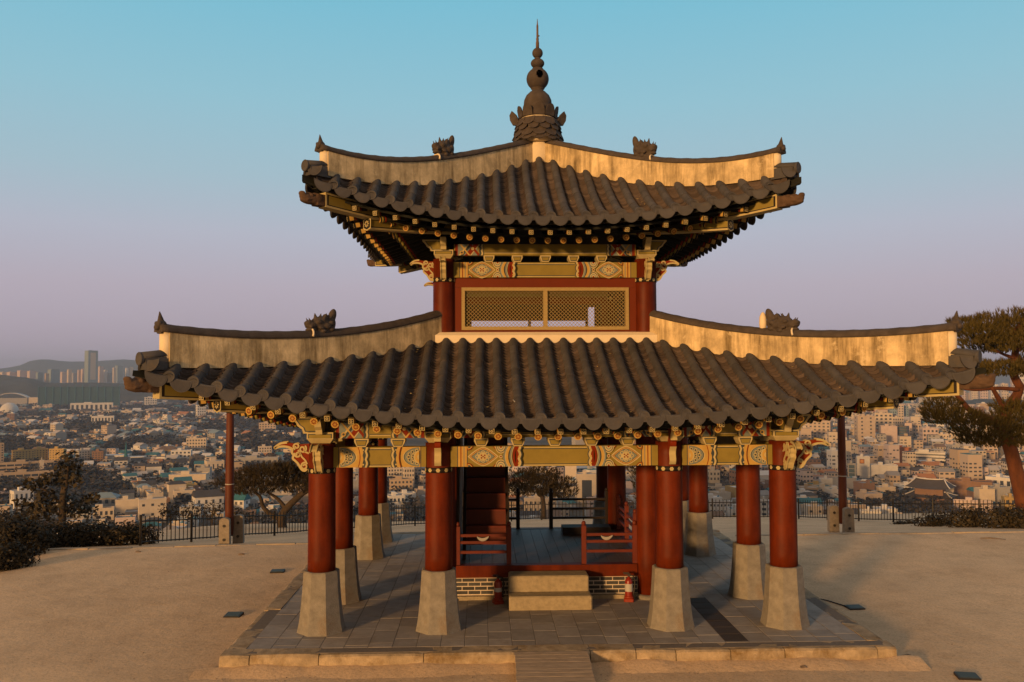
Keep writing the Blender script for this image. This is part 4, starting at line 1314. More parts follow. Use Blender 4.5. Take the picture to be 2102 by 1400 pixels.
# ================================================================== near things
# stone steps up to the deck
for (nm, x0, x1, y0, y1, z0, z1, lab) in (('upper_step', -.68, .68, -2.36, -1.96, .232, .50, 'upper granite step block resting on the lower one below the red deck beam'),
                                      ('lower_step', -.685, .70, -2.66, -1.96, 0, .23, 'lower granite step block on the paving in front of the pavilion deck')):
    mb = MB()
    mb.bbox(x0, x1, y0, y1, z0 + .004, z1, .02)
    tag(mb.obj('stone_step', M_STONE2), lab, 'stone step', 'stone steps before the deck')

def extinguisher(x, y, rz, lab, pale):
    t = thing('fire_extinguisher', lab, 'fire extinguisher', (x, y, .003), rz, 'fire extinguishers by the plinth')
    mb = MB(); mb.bbox(-.085, .085, -.085, .085, 0, .065, .018); mb.lathe([(.082, .06), (.082, .085), (.072, .09)], 20, 0)
    mb.obj('stand', M_EXTBASE, t)
    mb = MB(); mb.lathe([(.066, .07), (.068, .09), (.068, .33), (.060, .365), (.035, .39), (.022, .40), (.022, .42)], 24, 0)
    mb.obj('cylinder', M_EXT, t)
    mb = MB(); mb.lathe([(.0695, .17 if pale else .2), (.0695, .30 if pale else .27)], 24, 0, caps=False); mb.obj('label', M_LABEL, t)
    mb = MB(); mb.box(-.018, .018, -.02, .02, .42, .45); mb.box(-.09, .03, -.012, .012, .452, .468); mb.box(-.10, .0, -.010, .010, .475, .487)
    mb.obj('handle', M_IRON, t)
    mb = MB(); mb.tube([(.02, 0, .44), (.075, 0, .43), (.10, 0, .37), (.098, 0, .26), (.085, -.01, .16), (.078, -.02, .10)], [.012, .012, .012, .012, .014, .02], 8); mb.obj('hose', M_IRON, t)
extinguisher(-.86, -2.16, .3, 'red fire extinguisher with black hose beside the left end of the stone steps', False)
extinguisher(1.40, -2.12, -.2, 'red fire extinguisher with a pale label below the right rail, near the inner column', True)

def limp_cloth(x, lab):
    mb = MB(); pts = [(-.10, .0), (-.07, -.028), (-.03, -.045), (.0, -.048), (.04, -.042), (.08, -.02), (.105, .004)]
    rows = []
    for i, (u, v) in enumerate(smooth_poly(pts, 3)):
        w = .026 * (1 - (abs(u) / .115) ** 3) + .006
        rows.append([(x + u, -A - .044 - .014 * math.cos(a) - .004, 1.072 + v + w * math.sin(a)) for a in [2 * PI * j / 10 for j in range(10)]])
    mb.grid(rows, 0, True, closed=True, caps=True)
    tag(mb.obj('cloth_tie', M_WHITE), lab, 'cloth', 'white cloth ties on the deck rails')
limp_cloth(-1.12, 'white cloth tie sagging on the left front deck rail, before the dark stair')
limp_cloth(1.06, 'white cloth tie sagging on the right front deck rail, above an extinguisher')

# lamps let into the ground
def ground_lamp(x, y, rz, lab, tilt=0):
    z = ground_z(x, y)
    t = thing('ground_lamp', lab, 'ground lamp', (x, y, z + .012), rz, 'flood lamps let into the sand')
    t.rotation_euler = (tilt, 0, rz)
    mb = MB(); mb.bbox(-.14, .14, -.12, .12, -.06, .016, .006); mb.obj('housing', M_IRON, t)
    mb = MB(); mb.box(-.115, .115, -.095, .095, .015, .020); mb.obj('lens', M_STEELGL, t)
ground_lamp(-5.43, 1.34, .05, 'flat square lamp in the sand at the left, the farther one from the camera', .05)
ground_lamp(-5.39, -2.0, -.08, 'flat square lamp in the sand at the left, the nearer one to the camera', .10)
ground_lamp(5.40, -1.99, .08, 'flat square lamp in the sand right of the platform corner, with a black cable', .04)
ground_lamp(5.42, -5.50, -.2, 'flat square lamp at the bottom right edge of the view', .05)
mb = MB(); cp = [(4.93, -1.36), (5.02, -1.46), (5.10, -1.55), (5.18, -1.72), (5.26, -1.90)]
mb.tube([(x, y, ground_z(x, y) + .012) for x, y in cp], .010, 6)
tag(mb.obj('cable', M_IRON), 'short black cable in the sand leading to the right ground lamp', 'cable')

# pebbles and sand heaped against the edge stones
M_PEB = mat('pebble', (.16, .12, .09), .9, .3, 20)
prn = random.Random(21)
for (x, y, r, lab) in ((3.35, -5.06, .045, 'dark pebble clump in front of the right edge stones'), (-6.7, 3.2, .05, 'dark stone on the sand near the back kerb, left of the pavilion'), (-9.2, 3.6, .045, 'small dark stone on the sand below the left pole'), (5.05, -4.6, .04, 'small dark stone beside the right platform corner')):
    bm = bmesh.new(); bmesh.ops.create_icosphere(bm, subdivisions=2, radius=r)
    for v in bm.verts: v.co *= 1 + .35 * mnoise.noise(v.co * 25 + Vector((x, y, 0))); v.co.z *= .55; v.co.x *= 1.5
    me = bpy.data.meshes.new('pebble'); bm.to_mesh(me); bm.free(); me.materials.append(M_PEB)
    tag(link('pebble', me, None, (x, y, ground_z(x, y) + r * .2)), lab, 'stone')
mb = MB(); tw = random.Random(4)
mb.tube([(11.2, 4.1, ground_z(11.2, 4.1) + .03), (11.4, 4.02, ground_z(11.4, 4.0) + .05), (11.75, 3.95, ground_z(11.7, 3.9) + .02)], [.012, .02, .008], 6)
tag(mb.obj('twig', M_PEB), 'dry twig on the sand near the right back edge', 'twig')
grit = MB(); gr = random.Random(77)
for i in range(900):
    if i < 450:
        x = gr.uniform(-5.0, 5.0); y = -4.86 - abs(gr.gauss(0, .22))
        if -.72 < x < .42: continue
    else: x = gr.uniform(-11, 13); y = gr.uniform(-6.5, 4)
    if abs(x) < 4.85 and y > -4.84: continue
    s = gr.uniform(.004, .014); z = ground_z(x, y)
    a = gr.uniform(0, 6.28)
    P = [Vector((x + s * math.cos(a + j * 2.09), y + s * math.sin(a + j * 2.09), z)) for j in range(3)]; t = Vector((x, y, z + s * .9))
    for j in range(3): grit.face([P[j], P[(j + 1) % 3], t], 0)
o = grit.obj('grit', M_PEB); tag(o, 'scattered grit and small stones on the sand', 'grit', kind='stuff')
# sand banked up against the foot of the edge stones
bank = MB(); rows = []
for i in range(121):
    x = -5.1 + 10.2 * i / 120
    hh = .055 + .04 * mnoise.noise((x * 1.3, 0, 4)) + .02 * mnoise.noise((x * 6, 0, 2))
    rows.append([(x, -4.80, -.2 + hh), (x, -4.90, -.2 + hh * .9), (x, -5.05, -.2 + hh * .35 + .008 * mnoise.noise((x * 9, 1, 2))), (x, -5.35 + .05 * mnoise.noise((x * 2, 5, 5)), -.235)])
bank.grid(rows, 0, True)
o = bank.obj('sand_bank', M_SAND); struct('sand_bank', o)

# tall red poles held between stone posts behind the plaza
def post_mesh():
    mb = MB(); n = 10
    prof = [(-.13, 0), (.13, 0), (.12, .64)] + [(.12 * math.cos(PI * j / n), .64 + .07 * math.sin(PI * j / n)) for j in range(1, n)] + [(-.12, .64)]
    fn = lambda u, v, d: (u, d, v)
    mb.prism(prof, fn, -.10, .10, 0)
    return mb.mesh('stone_post', mat('post_granite', (.23, .20, .17), .9, .25, 9, .5, 60), True)
post_me = post_mesh()
M_POLE = mat('weathered_red_pole', (.085, .020, .008), .6, .3, 3, .1, 30, stretch=(2, 2, .4))
def banner_pole(x, y, top, ph, lab, side):
    z = ground_z(x, y)
    t = thing('red_pole', lab, 'pole', (x, y, z - .02), 0, 'red poles behind the plaza')
    mb = MB(); mb.lathe([(.10, .25), (.108, .9), (.10, 2.5), (.09, top)], 20, 0); mb.obj('shaft', M_POLE, t)
    mb = MB(); mb.lathe([(.106, 1.50), (.115, 1.51), (.106, 1.525)], 16, 0); mb.obj('wire_band', M_LABEL, t)
    for s in (-1, 1):
        p = link('stone_post', post_me, t, (side * (.04 if s < 0 else -.17), s * .235, 0)); p.rotation_euler = (0, 0, -.08 * side)
        p.scale = (1, 1, ph)
        for zz in (.18, .52):
            mb = MB(); mb.lathe([(.035, -.115), (.035, .115)], 12, 0)
            b = mb.obj('bolt', M_IRON, p); b.location = (0, 0, zz); b.rotation_euler = (PI / 2, 0, 0)
banner_pole(-7.50, 5.0, 4.05, 1.0, 'tall slim red pole held by stone posts behind the left side of the plaza', -1)
banner_pole(8.45, 5.75, 4.05, 1.0, 'tall slim red pole held by stone posts behind the right side of the plaza', 1)

# iron picket fences along the drop
def fence(path, h, gap, lab, post_every=12):
    t = thing('iron_fence', lab, 'fence', (path[0][0], path[0][1], ground_z(*path[0])))
    o0 = Vector(t.location)
    segs = walk(path, gap)
    pk = MB(); rl = MB()
    for i, (a, b) in enumerate(segs):
        p = Vector((a.x, a.y, ground_z(a.x, a.y))) - o0; q = Vector((b.x, b.y, ground_z(b.x, b.y))) - o0
        if i % post_every == 0:
            mb = MB(); mb.tube([p, p + Vector((0, 0, h * 1.06))], .033, 6, smooth=False); mb.obj('fence_post', M_IRON, t)
        else: pk.tube([p + Vector((0, 0, .06)), p + Vector((0, 0, h))], .0125, 4, smooth=False)
        for zz in (.09, h - .12): rl.tube([p + Vector((0, 0, zz)), q + Vector((0, 0, zz))], .018, 4, smooth=False)
    pk.obj('pickets', M_IRON, t); rl.obj('rails', M_IRON, t)
fence([(-9.6, 4.75), (-8.3, 7.4), (-6.6, 10.9)], .72, .14, 'black iron picket fence left of the pavilion, running away down the slope')
fence([(-6.5, 11.1), (-4.0, 15.4), (1.1, 20.6), (8.2, 19.2), (11.3, 17.3)], .80, .15, 'black iron picket fence along the drop, seen through the pavilion')
fence([(11.4, 17.1), (13.3, 11.3), (14.6, 8.2)], .76, .14, 'black iron picket fence behind the right red pole')

mb = MB(); pq = []
for t_, u_ in ((.235, -.66), (.20, -.63), (.16, -.585)):
    r_, z_ = LOW.pt(u_, t_); pq.append((u_, -r_, z_ + .055))
mb.tube(pq, .010, 6)
tag(mb.obj('stick', M_LABEL), 'thin pale stick lying between two tile rows of the lower roof', 'stick')
lv = MB(); lr = random.Random(8)
for i in range(46):
    u_ = lr.uniform(-4.2, 4.2); t_ = lr.uniform(.05, .9); rf = LOW if i < 34 else UPP
    if rf is UPP: u_ *= .6
    k_ = round(u_ / rf.space - .5) + .5; u_ = k_ * rf.space + lr.uniform(-.05, .05)
    r_, z_ = rf.pt(u_, t_); c_v = Vector((u_, -r_, z_ + .035)); s_ = lr.uniform(.012, .028); a_ = lr.uniform(0, 6.28)
    lv.face([c_v + Vector((s_ * math.cos(a_), s_ * math.sin(a_), .012)), c_v + Vector((-s_ * .5 * math.sin(a_), s_ * .5 * math.cos(a_), 0)), c_v - Vector((s_ * math.cos(a_), s_ * math.sin(a_), -.006)), c_v - Vector((-s_ * .5 * math.sin(a_), s_ * .5 * math.cos(a_), -.004))], 0)
o = lv.obj('fallen_leaves', mat('dry_leaf', (.42, .30, .12), .8)); tag(o, 'dry fallen leaves caught between the roof tiles', 'leaves', kind='stuff')

# ================================================================== trees and shrubs
def leaf_mat(name, a, b, c):
    mm = bpy.data.materials.new(name); mm.use_nodes = True
    nt = mm.node_tree; N = nt.nodes; L = nt.links; p = N['Principled BSDF']
    p.inputs['Roughness'].default_value = .7; p.inputs['Specular IOR Level'].default_value = .2
    g_ = N.new('ShaderNodeNewGeometry'); r = N.new('ShaderNodeValToRGB')
    r.color_ramp.elements.new(.5)
    for e, (q, cc) in zip(r.color_ramp.elements, ((0, a), (.55, b), (1, c))): e.position = q; e.color = (*cc, 1)
    L.new(g_.outputs['Random Per Island'], r.inputs[0]); L.new(r.outputs[0], p.inputs['Base Color'])
    return mm
M_PINE = leaf_mat('pine_needles', (.034, .030, .010), (.062, .050, .014), (.115, .082, .023))
M_PINEDK = leaf_mat('dark_needles', (.018, .015, .010), (.034, .026, .015), (.06, .044, .024))
M_LEAF = leaf_mat('dark_leaves', (.016, .014, .008), (.030, .024, .013), (.055, .040, .02))
M_SHRUB = leaf_mat('shrub_leaves', (.024, .019, .012), (.042, .031, .018), (.07, .05, .027))
M_BARK = mat('red_pine_bark', (.10, .034, .015), .9, .4, 5, .8, 18, stretch=(1, 1, .35))
M_BARKDK = mat('dark_bark', (.045, .032, .022), .9, .35, 6, .8, 18)
def blade(mb, p, d, l, w):
    d = d.normalized(); a = d.cross(Vector((.31, .57, .76))).normalized()
    mb.face([p - a * w, p + a * w, p + d * l], 0)
def tuft(mb, p, up_, n, l, w, rng, spread=.8):
    """one shoot: needles fanning round a short twig"""
    base = len(mb.v)
    a = up_.cross(Vector((.3, .8, .2))).normalized(); b = up_.cross(a)
    for i in range(n):
        an = rng.uniform(0, 2 * PI); s = rng.uniform(.1, spread)
        d = up_ + (a * math.cos(an) + b * math.sin(an)) * s
        blade(mb, p + up_ * l * rng.uniform(-.2, .3), d, l * rng.uniform(.7, 1.15), w)
def pine_crown(pads, dens, l, w, rng, n=9):
    mb = MB()
    for (c, rx, ry, rz) in pads:
        c = Vector(c)
        N_ = int(dens * (rx * ry + rx * rz + ry * rz) / 3)
        for i in range(N_):
            while True:
                v = Vector((rng.uniform(-1, 1), rng.uniform(-1, 1), rng.uniform(-.75, 1)))
                if .25 < v.length < 1: break
            lump = 1 + .25 * mnoise.noise(v * 2.3 + c)
            v = v * lump
            p = c + Vector((v.x * rx, v.y * ry, v.z * rz))
            u = Vector((v.x * .7, v.y * .7, .55 + .6 * max(v.z, 0))).normalized()
            tuft(mb, p, u, n, l * rng.uniform(.8, 1.25), w, rng)
    return mb
def crown_island_fix(mb): return mb
def limb(mb, pts, r0, r1, n=9):
    pts = [Vector(p) for p in pts]
    sm = []
    for i in range(len(pts) - 1):
        p0, p1, p2, p3 = pts[max(i - 1, 0)], pts[i], pts[i + 1], pts[min(i + 2, len(pts) - 1)]
        for s in range(4):
            t = s / 4
            sm.append(.5 * ((2 * p1) + (-p0 + p2) * t + (2 * p0 - 5 * p1 + 4 * p2 - p3) * t * t + (-p0 + 3 * p1 - 3 * p2 + p3) * t ** 3))
    sm.append(pts[-1])
    k = len(sm)
    mb.tube(sm, [r0 + (r1 - r0) * i / (k - 1) for i in range(k)], n, 0)
# red pine at the right edge: pixel directions at about 26 m give its joints
D = 26.0
def J(px, py, dd=0): return at_depth(px, py, D + dd)
t = thing('pine_tree', 'large red-barked pine with layered needle pads at the right edge', 'tree', tuple(J(2092, 1105)), 0)
bo = Vector(t.location)
L_ = lambda px, py, dd=0: J(px, py, dd) - bo
tr = MB()
limb(tr, [L_(2120, 1135), L_(2106, 1060), L_(2090, 985), L_(2075, 925), L_(2062, 885), L_(2066, 845, .3), L_(2088, 810, .3), L_(2094, 790, .2)], .25, .12, 12)
limb(tr, [L_(2094, 795, .2), L_(2080, 765, .2), L_(2084, 720, .1), L_(2078, 690), L_(2100, 660)], .13, .07)
tr.obj('trunk', M_BARK, t)
for pts, r0, r1 in (([L_(2060, 885), L_(2035, 862, -.3), L_(1996, 846, -.5), L_(1972, 820, -.6), L_(1955, 800, -.6)], .12, .05),
                    ([L_(2068, 850, .3), L_(2048, 815), L_(2036, 795, -.2)], .10, .05),
                    ([L_(2092, 800, .2), L_(2050, 797, 0), L_(2000, 800, -.3), L_(1960, 795, -.3)], .07, .03),
                    ([L_(2082, 735, .1), L_(2062, 728), L_(2040, 718, -.3)], .06, .025),
                    ([L_(2084, 725, .1), L_(2120, 690, .3)], .07, .03)):
    mb = MB(); limb(mb, pts, r0, r1); mb.obj('branch', M_BARK, t)
rng = random.Random(31)
def pad(px, py, wpx, hpx, dd=0, dy=1.0):
    s = (D + dd) / F_PX
    return (tuple(L_(px, py, dd)), wpx * s, wpx * s * dy, hpx * s)
pads = [pad(2055, 678, 95, 36, 0), pad(2010, 690, 55, 28, -.6), pad(2105, 668, 60, 30, .4), pad(1975, 672, 36, 20, .2), pad(2090, 705, 70, 26, -.8), pad(2035, 712, 60, 18, .8),
        pad(2060, 760, 68, 18, -.2), pad(2110, 750, 50, 22, .3), pad(2010, 775, 26, 14, -.3), pad(2020, 752, 36, 10, .4),
        pad(1935, 828, 38, 14, -.4), pad(1960, 858, 62, 20, -.5), pad(1915, 850, 26, 14, -.3), pad(2020, 880, 72, 24, -.2), pad(2085, 862, 60, 26, 0), pad(2110, 900, 50, 26, -.3), pad(2050, 905, 48, 18, .3), pad(2140, 850, 50, 30, .4), pad(2075, 835, 40, 14, .2), pad(2000, 905, 40, 12, 0)]
pine_crown(pads, 820, .15, .0075, rng, 11).obj('crown', M_PINE, t)

def small_pine(px, py_base, d, pads_px, limbs, lab, m, seed, dens=600, l=.17, w=.009, z0=None):
    base = at_depth(px, py_base, d); base.z = ground_z(base.x, base.y)
    t = thing('pine_tree', lab, 'tree', tuple(base), 0)
    Q = lambda a, b, dd=0: at_depth(a, b, d + dd) - base
    first = True
    for pts, r0, r1 in limbs:
        mb = MB(); pp = [Q(*p) for p in pts]
        if first: pp[0] = Vector((pp[0].x, pp[0].y, -.1))
        limb(mb, pp, r0, r1); mb.obj('trunk' if first else 'branch', M_BARKDK, t); first = False
    s = d / F_PX
    P_ = [(tuple(Q(a, b, dd)), wp * s, wp * s, hp * s) for a, b, wp, hp, dd in pads_px]
    pine_crown(P_, dens, l, w, random.Random(seed), 9).obj('crown', m, t)
small_pine(580, 1092, 33, [(545, 985, 66, 22, 0), (498, 984, 40, 20, .3), (604, 982, 52, 22, .2), (648, 988, 44, 20, .4), (556, 966, 60, 14, -.3), (462, 992, 30, 11, .2), (516, 1003, 60, 13, -.4), (612, 1002, 46, 11, -.3), (600, 962, 40, 12, .3)],
           [([(580, 1092), (578, 1062), (592, 1040), (622, 1012), (650, 1000)], .20, .08), ([(578, 1066), (556, 1056), (540, 1040), (534, 1020), (520, 1008)], .11, .05), ([(588, 1046), (570, 1024), (548, 1010)], .09, .04)],
           'dark spreading pine with a forked trunk left of the front left column', M_PINEDK, 5, dens=620)
small_pine(1120, 1070, 46, [(1100, 1000, 52, 22, 0), (1145, 1010, 42, 16, .2), (1070, 985, 40, 22, .2), (1110, 975, 44, 16, -.3), (1150, 992, 34, 14, 0), (1060, 1008, 30, 14, .3)],
           [([(1120, 1080), (1116, 1040), (1106, 1015), (1100, 1000)], .16, .07)], 'dark pine beyond the fence, seen through the middle bay of the pavilion', M_PINEDK, 6)
small_pine(1318, 1080, 44, [(1318, 985, 26, 26, 0), (1322, 1030, 22, 34, 0), (1310, 960, 22, 20, .2)],
           [([(1318, 1085), (1318, 1030), (1318, 985)], .12, .05)], 'thin dark pine beyond the fence, seen left of the right middle column', M_PINEDK, 8)

def leafy(name, base, pads, l, dens, m, lab, cat, seed, trunk=None, group=None, z_drop=0):
    t = thing(name, lab, cat, tuple(base), 0, group)
    base = Vector(base)
    if trunk:
        for i, (pts, r0, r1) in enumerate(trunk):
            mb = MB(); limb(mb, [Vector(p) - base for p in pts], r0, r1, 7); mb.obj('trunk' if i == 0 else 'branch', M_BARKDK, t)
    mb = MB(); rng = random.Random(seed)
    for (c, rx, ry, rz) in pads:
        c = Vector(c) - base
        for i in range(int(dens * (rx * ry + rx * rz + ry * rz) / 3 / (l * l) * .045)):
            while True:
                v = Vector((rng.uniform(-1, 1), rng.uniform(-1, 1), rng.uniform(-1, 1)))
                if .3 < v.length < 1: break
            v *= 1 + .35 * mnoise.noise(v * 2.1 + c * .7)
            p = c + Vector((v.x * rx, v.y * ry, v.z * rz))
            n_ = (v.normalized() + Vector((rng.uniform(-.8, .8), rng.uniform(-.8, .8), rng.uniform(-.3, .9)))).normalized()
            a = n_.cross(Vector((.3, .2, .9))).normalized(); b = n_.cross(a)
            an = rng.uniform(0, 6.28); a, b = a * math.cos(an) + b * math.sin(an), b * math.cos(an) - a * math.sin(an)
            s = l * rng.uniform(.6, 1.3)
            mb.face([p - a * s * .5, p + b * s * .28, p + a * s * .5, p - b * s * .28], 0)
    mb.obj('foliage' if not trunk else 'crown', m, t)
    return t
def pxpad(a, b, w, h, d): 
    s = d / F_PX; return (tuple(at_depth(a, b, d)), w * s, w * s, h * s)
def gpt(px, d):
    p = at_depth(px, 1000, d); return (p.x, p.y, ground_z(p.x, p.y))
# broadleaf tree at the left
b0 = gpt(120, 46)
leafy('leafy_tree', b0, [pxpad(143, 948, 26, 26, 46), pxpad(112, 982, 34, 20, 46.5), pxpad(66, 992, 28, 14, 46), pxpad(152, 980, 30, 22, 45.5), pxpad(120, 1036, 52, 26, 46), pxpad(72, 1052, 50, 24, 46), pxpad(168, 1046, 34, 24, 46.5), pxpad(126, 962, 16, 18, 46), pxpad(52, 1030, 24, 12, 45.6), pxpad(188, 1020, 18, 12, 46), pxpad(90, 1015, 26, 12, 46)], .30, 420, M_LEAF,
      'dark ragged broadleaf tree rising above the hedge at the left', 'tree', 12, trunk=[([b0, at_depth(128, 1060, 46), at_depth(135, 1000, 46), at_depth(142, 950, 46)], .26, .06), ([at_depth(130, 1040, 46), at_depth(100, 1010, 46), at_depth(75, 1000, 46)], .10, .03)])
hd = [(28, 1108, 62, 46, 19.9, 'rounded dark shrub at the far left edge beside the plaza corner', 0), (112, 1102, 58, 34, 21.6, 'dark shrub below the broadleaf tree, second from the left edge', 0), (195, 1099, 58, 30, 21.8, 'dark clipped shrub left of the iron fence', 0), (268, 1099, 50, 27, 22.0, 'low dark shrub touching the left end of the iron fence', 0), (-10, 1080, 60, 34, 30, 'brownish shrub behind the far left hedge', 1), (15, 1148, 52, 40, 18.6, 'lowest dark shrub at the left edge of the picture', 0), (70, 1118, 50, 32, 20.9, 'dark shrub between the corner shrub and the clipped row', 0)]
for i, (a, b, w, h, d, lab, mk) in enumerate(hd):
    bb = gpt(a, d)
    P_ = [pxpad(a + w * .55 * q, b - h * .10 * (1 - q * q) + 2 * (q > 0), w * .66, h, d + .25 * q) for q in (-1, 0, 1)]
    leafy('shrub', bb, P_, .085, 900, (M_LEAF, M_SHRUB)[mk], lab, 'shrub', 40 + i, group='shrubs along the left edge of the plaza')
# rounded little trees beyond the left fence
for i, (a, b, w, h, lab) in enumerate(((350, 1050, 27, 21, 'leftmost of the round brown bushes beyond the left fence'), (395, 1050, 27, 21, 'second of the round brown bushes beyond the left fence'), (436, 1048, 24, 20, 'round brown bush beyond the fence, just left of the left pole'), (487, 1052, 14, 14, 'small round bush beyond the fence, just right of the left pole'))):
    d = 52; bb = gpt(a, d)
    c = Vector(at_depth(a, b, d))
    leafy('round_bush', bb, [pxpad(a, b, w, h, d)], .16, 300, M_SHRUB, lab, 'bush', 60 + i, trunk=[([bb, (c.x, c.y, c.z)], .10, .04)], group='round bushes beyond the left fence')
# bushes below the pine at the right
for i, (a, b, w, h, d, lab) in enumerate(((1925, 1072, 46, 21, 26.5, 'low dark bush against the right fence end'), (1995, 1064, 50, 28, 25.5, 'dark bush right of the fence, before the pine trunk'), (2068, 1064, 52, 30, 24.5, 'dark bush at the foot of the pine trunk'), (1860, 1078, 34, 13, 28, 'small dark bush behind the pickets, right of the red pole'), (2120, 1066, 40, 26, 24, 'dark bush right of the pine trunk at the picture edge'))):
    bb = gpt(a, d)
    leafy('shrub', bb, [pxpad(a + w * .4 * q, b + 3 * abs(q), w * .6, h, d + .2 * q) for q in (-1, 0, 1)], .10, 700, M_LEAF, lab, 'shrub', 80 + i, group='bushes below the right pine')


# ================================================================== the city below the hill
CITY_Z = -84.5
def ground_hit(px, py):
    d = ray(px, py); k = (CITY_Z - CAM.z) / d.z
    return CAM + d * k, k
WALL = {'white': (.56, .545, .53), 'cream': (.50, .43, .345), 'beige': (.42, .34, .27), 'tan': (.38, .29, .20), 'grey': (.30, .29, .28), 'pinkish': (.48, .39, .36), 'ochre': (.42, .29, .10), 'brown': (.20, .12, .075), 'dark grey': (.11, .10, .095), 'orange-brown': (.36, .13, .035), 'blue-grey': (.20, .26, .30)}
ROOF = {'grey': (.24, .22, .21), 'white': (.55, .53, .52), 'teal': (.028, .125, .155), 'dark': (.055, .048, .045), 'brown': (.16, .10, .06), 'orange': (.36, .15, .05), 'green': (.04, .12, .10), 'blue-grey': (.18, .24, .28), 'pale': (.40, .36, .33)}
MW = {k: mat('wall_' + k.replace(' ', '_').replace('-', '_'), v, .85, .10, .25) for k, v in WALL.items()}
MR = {k: mat('roofing_' + k.replace('-', '_'), v, .8, .18, .3) for k, v in ROOF.items()}
M_WIN = mat('window_glass_dark', (.045, .05, .055), .25, spec=.5)
M_WINB = mat('window_glass_blue', (.06, .10, .12), .2, spec=.6)
win_cache = {}
def win_mesh(w, h, m=M_WIN):
    k = (round(w, 1), round(h, 1), m.name)
    if k not in win_cache:
        mb = MB(); mb.box(-w / 2, w / 2, -.07, .05, -h / 2, h / 2); win_cache[k] = mb.mesh('window', m)
    return win_cache[k]
LMK = []
def building(nm, px0, px1, yt, yb, wall, roof, lab, cat='building', win=(0, 0), style='flat', yaw=14, deep=.8, wsz=(.5, .5), side=True, group=None, blue=False, dist=None):
    pc, d = ground_hit((px0 + px1) / 2, yb)
    if dist:
        d = dist; pc = at_depth((px0 + px1) / 2, yb, d)
    W = (px1 - px0) * d / F_PX; H = max(2.5, (yb - yt) * d / F_PX)
    a = math.atan2(pc.y - CAM.y, pc.x - CAM.x) - PI / 2 + R(yaw)
    Wf = W / (abs(math.cos(R(yaw))) + deep * abs(math.sin(R(yaw))))
    Dp = Wf * deep
    # the near face stands at the measured distance
    c = pc + Vector((math.sin(-a), math.cos(-a), 0)) * (Dp / 2)
    base_z = CITY_Z - 6 if dist is None else pc.z - 4
    LMK.append((c.x, c.y, max(W, Dp) * .62))
    t = thing(nm, lab, cat, (c.x, c.y, base_z), a, group)
    zb = pc.z - base_z; zt_ = zb + H
    w2, d2 = Wf / 2, Dp / 2
    if style == 'flat':
        mb = MB(); mb.box(-w2, w2, -d2, d2, 0, zt_); mb.obj('wall', MW[wall], t)
        mb = MB(); mb.box(-w2 + .4, w2 - .4, -d2 + .4, d2 - .4, zt_ + .004, zt_ + .25)
        ro = mb.obj('roof', MR[roof], t)
        mb = MB()
        for (x0, x1, y0, y1) in ((-w2 - .1, w2 + .1, -d2 - .1, -d2 + .35), (-w2 - .1, w2 + .1, d2 - .35, d2 + .1), (-w2 - .1, -w2 + .35, -d2 + .352, d2 - .352), (w2 - .35, w2 + .1, -d2 + .352, d2 - .352)): mb.box(x0, x1, y0, y1, zt_ - .3, zt_ + .9)
        mb.obj('parapet', MW[wall], ro)
        mb = MB(); q = rnd.uniform(.15, .3); mb.box(-w2 * q - w2 * .2, w2 * q - w2 * .2, -d2 * .3, d2 * .4, zt_ + .26, zt_ + 3.0); mb.obj('stair_head', MW[wall], ro)
    elif style in ('gable', 'hip'):
        hw = zt_ - H * .38
        mb = MB(); mb.box(-w2, w2, -d2, d2, 0, hw); mb.obj('wall', MW[wall], t)
        mb = MB(); e = .6; r_ = .0 if style == 'gable' else min(w2, d2) * .8
        A_ = [(-w2 - e, -d2 - e, hw), (w2 + e, -d2 - e, hw), (w2 + e, d2 + e, hw), (-w2 - e, d2 + e, hw)]; A_ = [(x, y, z + .02) for x, y, z in A_]
        r0, r1 = (-w2 - e + r_, 0, zt_), (w2 + e - r_, 0, zt_)
        mb.face([A_[0], A_[1], r1, r0]); mb.face([A_[2], A_[3], r0, r1]); mb.face([A_[1], A_[2], r1]); mb.face([A_[3], A_[0], r0]); mb.face(list(reversed(A_)))
        mb.obj('roof', MR[roof], t)
        zt_ = hw; H = hw - zb
    nc, nr = win
    if nc:
        ww, wh = Wf / nc * wsz[0], H / nr * wsz[1]
        me = win_mesh(ww, wh, MW['cream'] if nm == 'skyscraper' else (M_WINB if blue else M_WIN))  # skyscraper pane is cream: sun reflection on its glass put into the colour
        for i in range(nc):
            for j in range(nr):
                link('window', me, t, (-w2 + Wf * (i + .5) / nc, -d2, zb + H * (j + .52) / nr))
        if side and deep > .3:
            ns = max(1, round(nc * deep * .6)); 
            for s_ in ((-1,) if yaw > 0 else (1,)):
                for i in range(ns):
                    for j in range(nr):
                        o = link('window', me, t, (s_ * w2, -d2 + Dp * (i + .5) / ns, zb + H * (j + .52) / nr)); o.rotation_euler = (0, 0, PI / 2 * s_)
    return t, w2, d2, zb, zt_
B = building
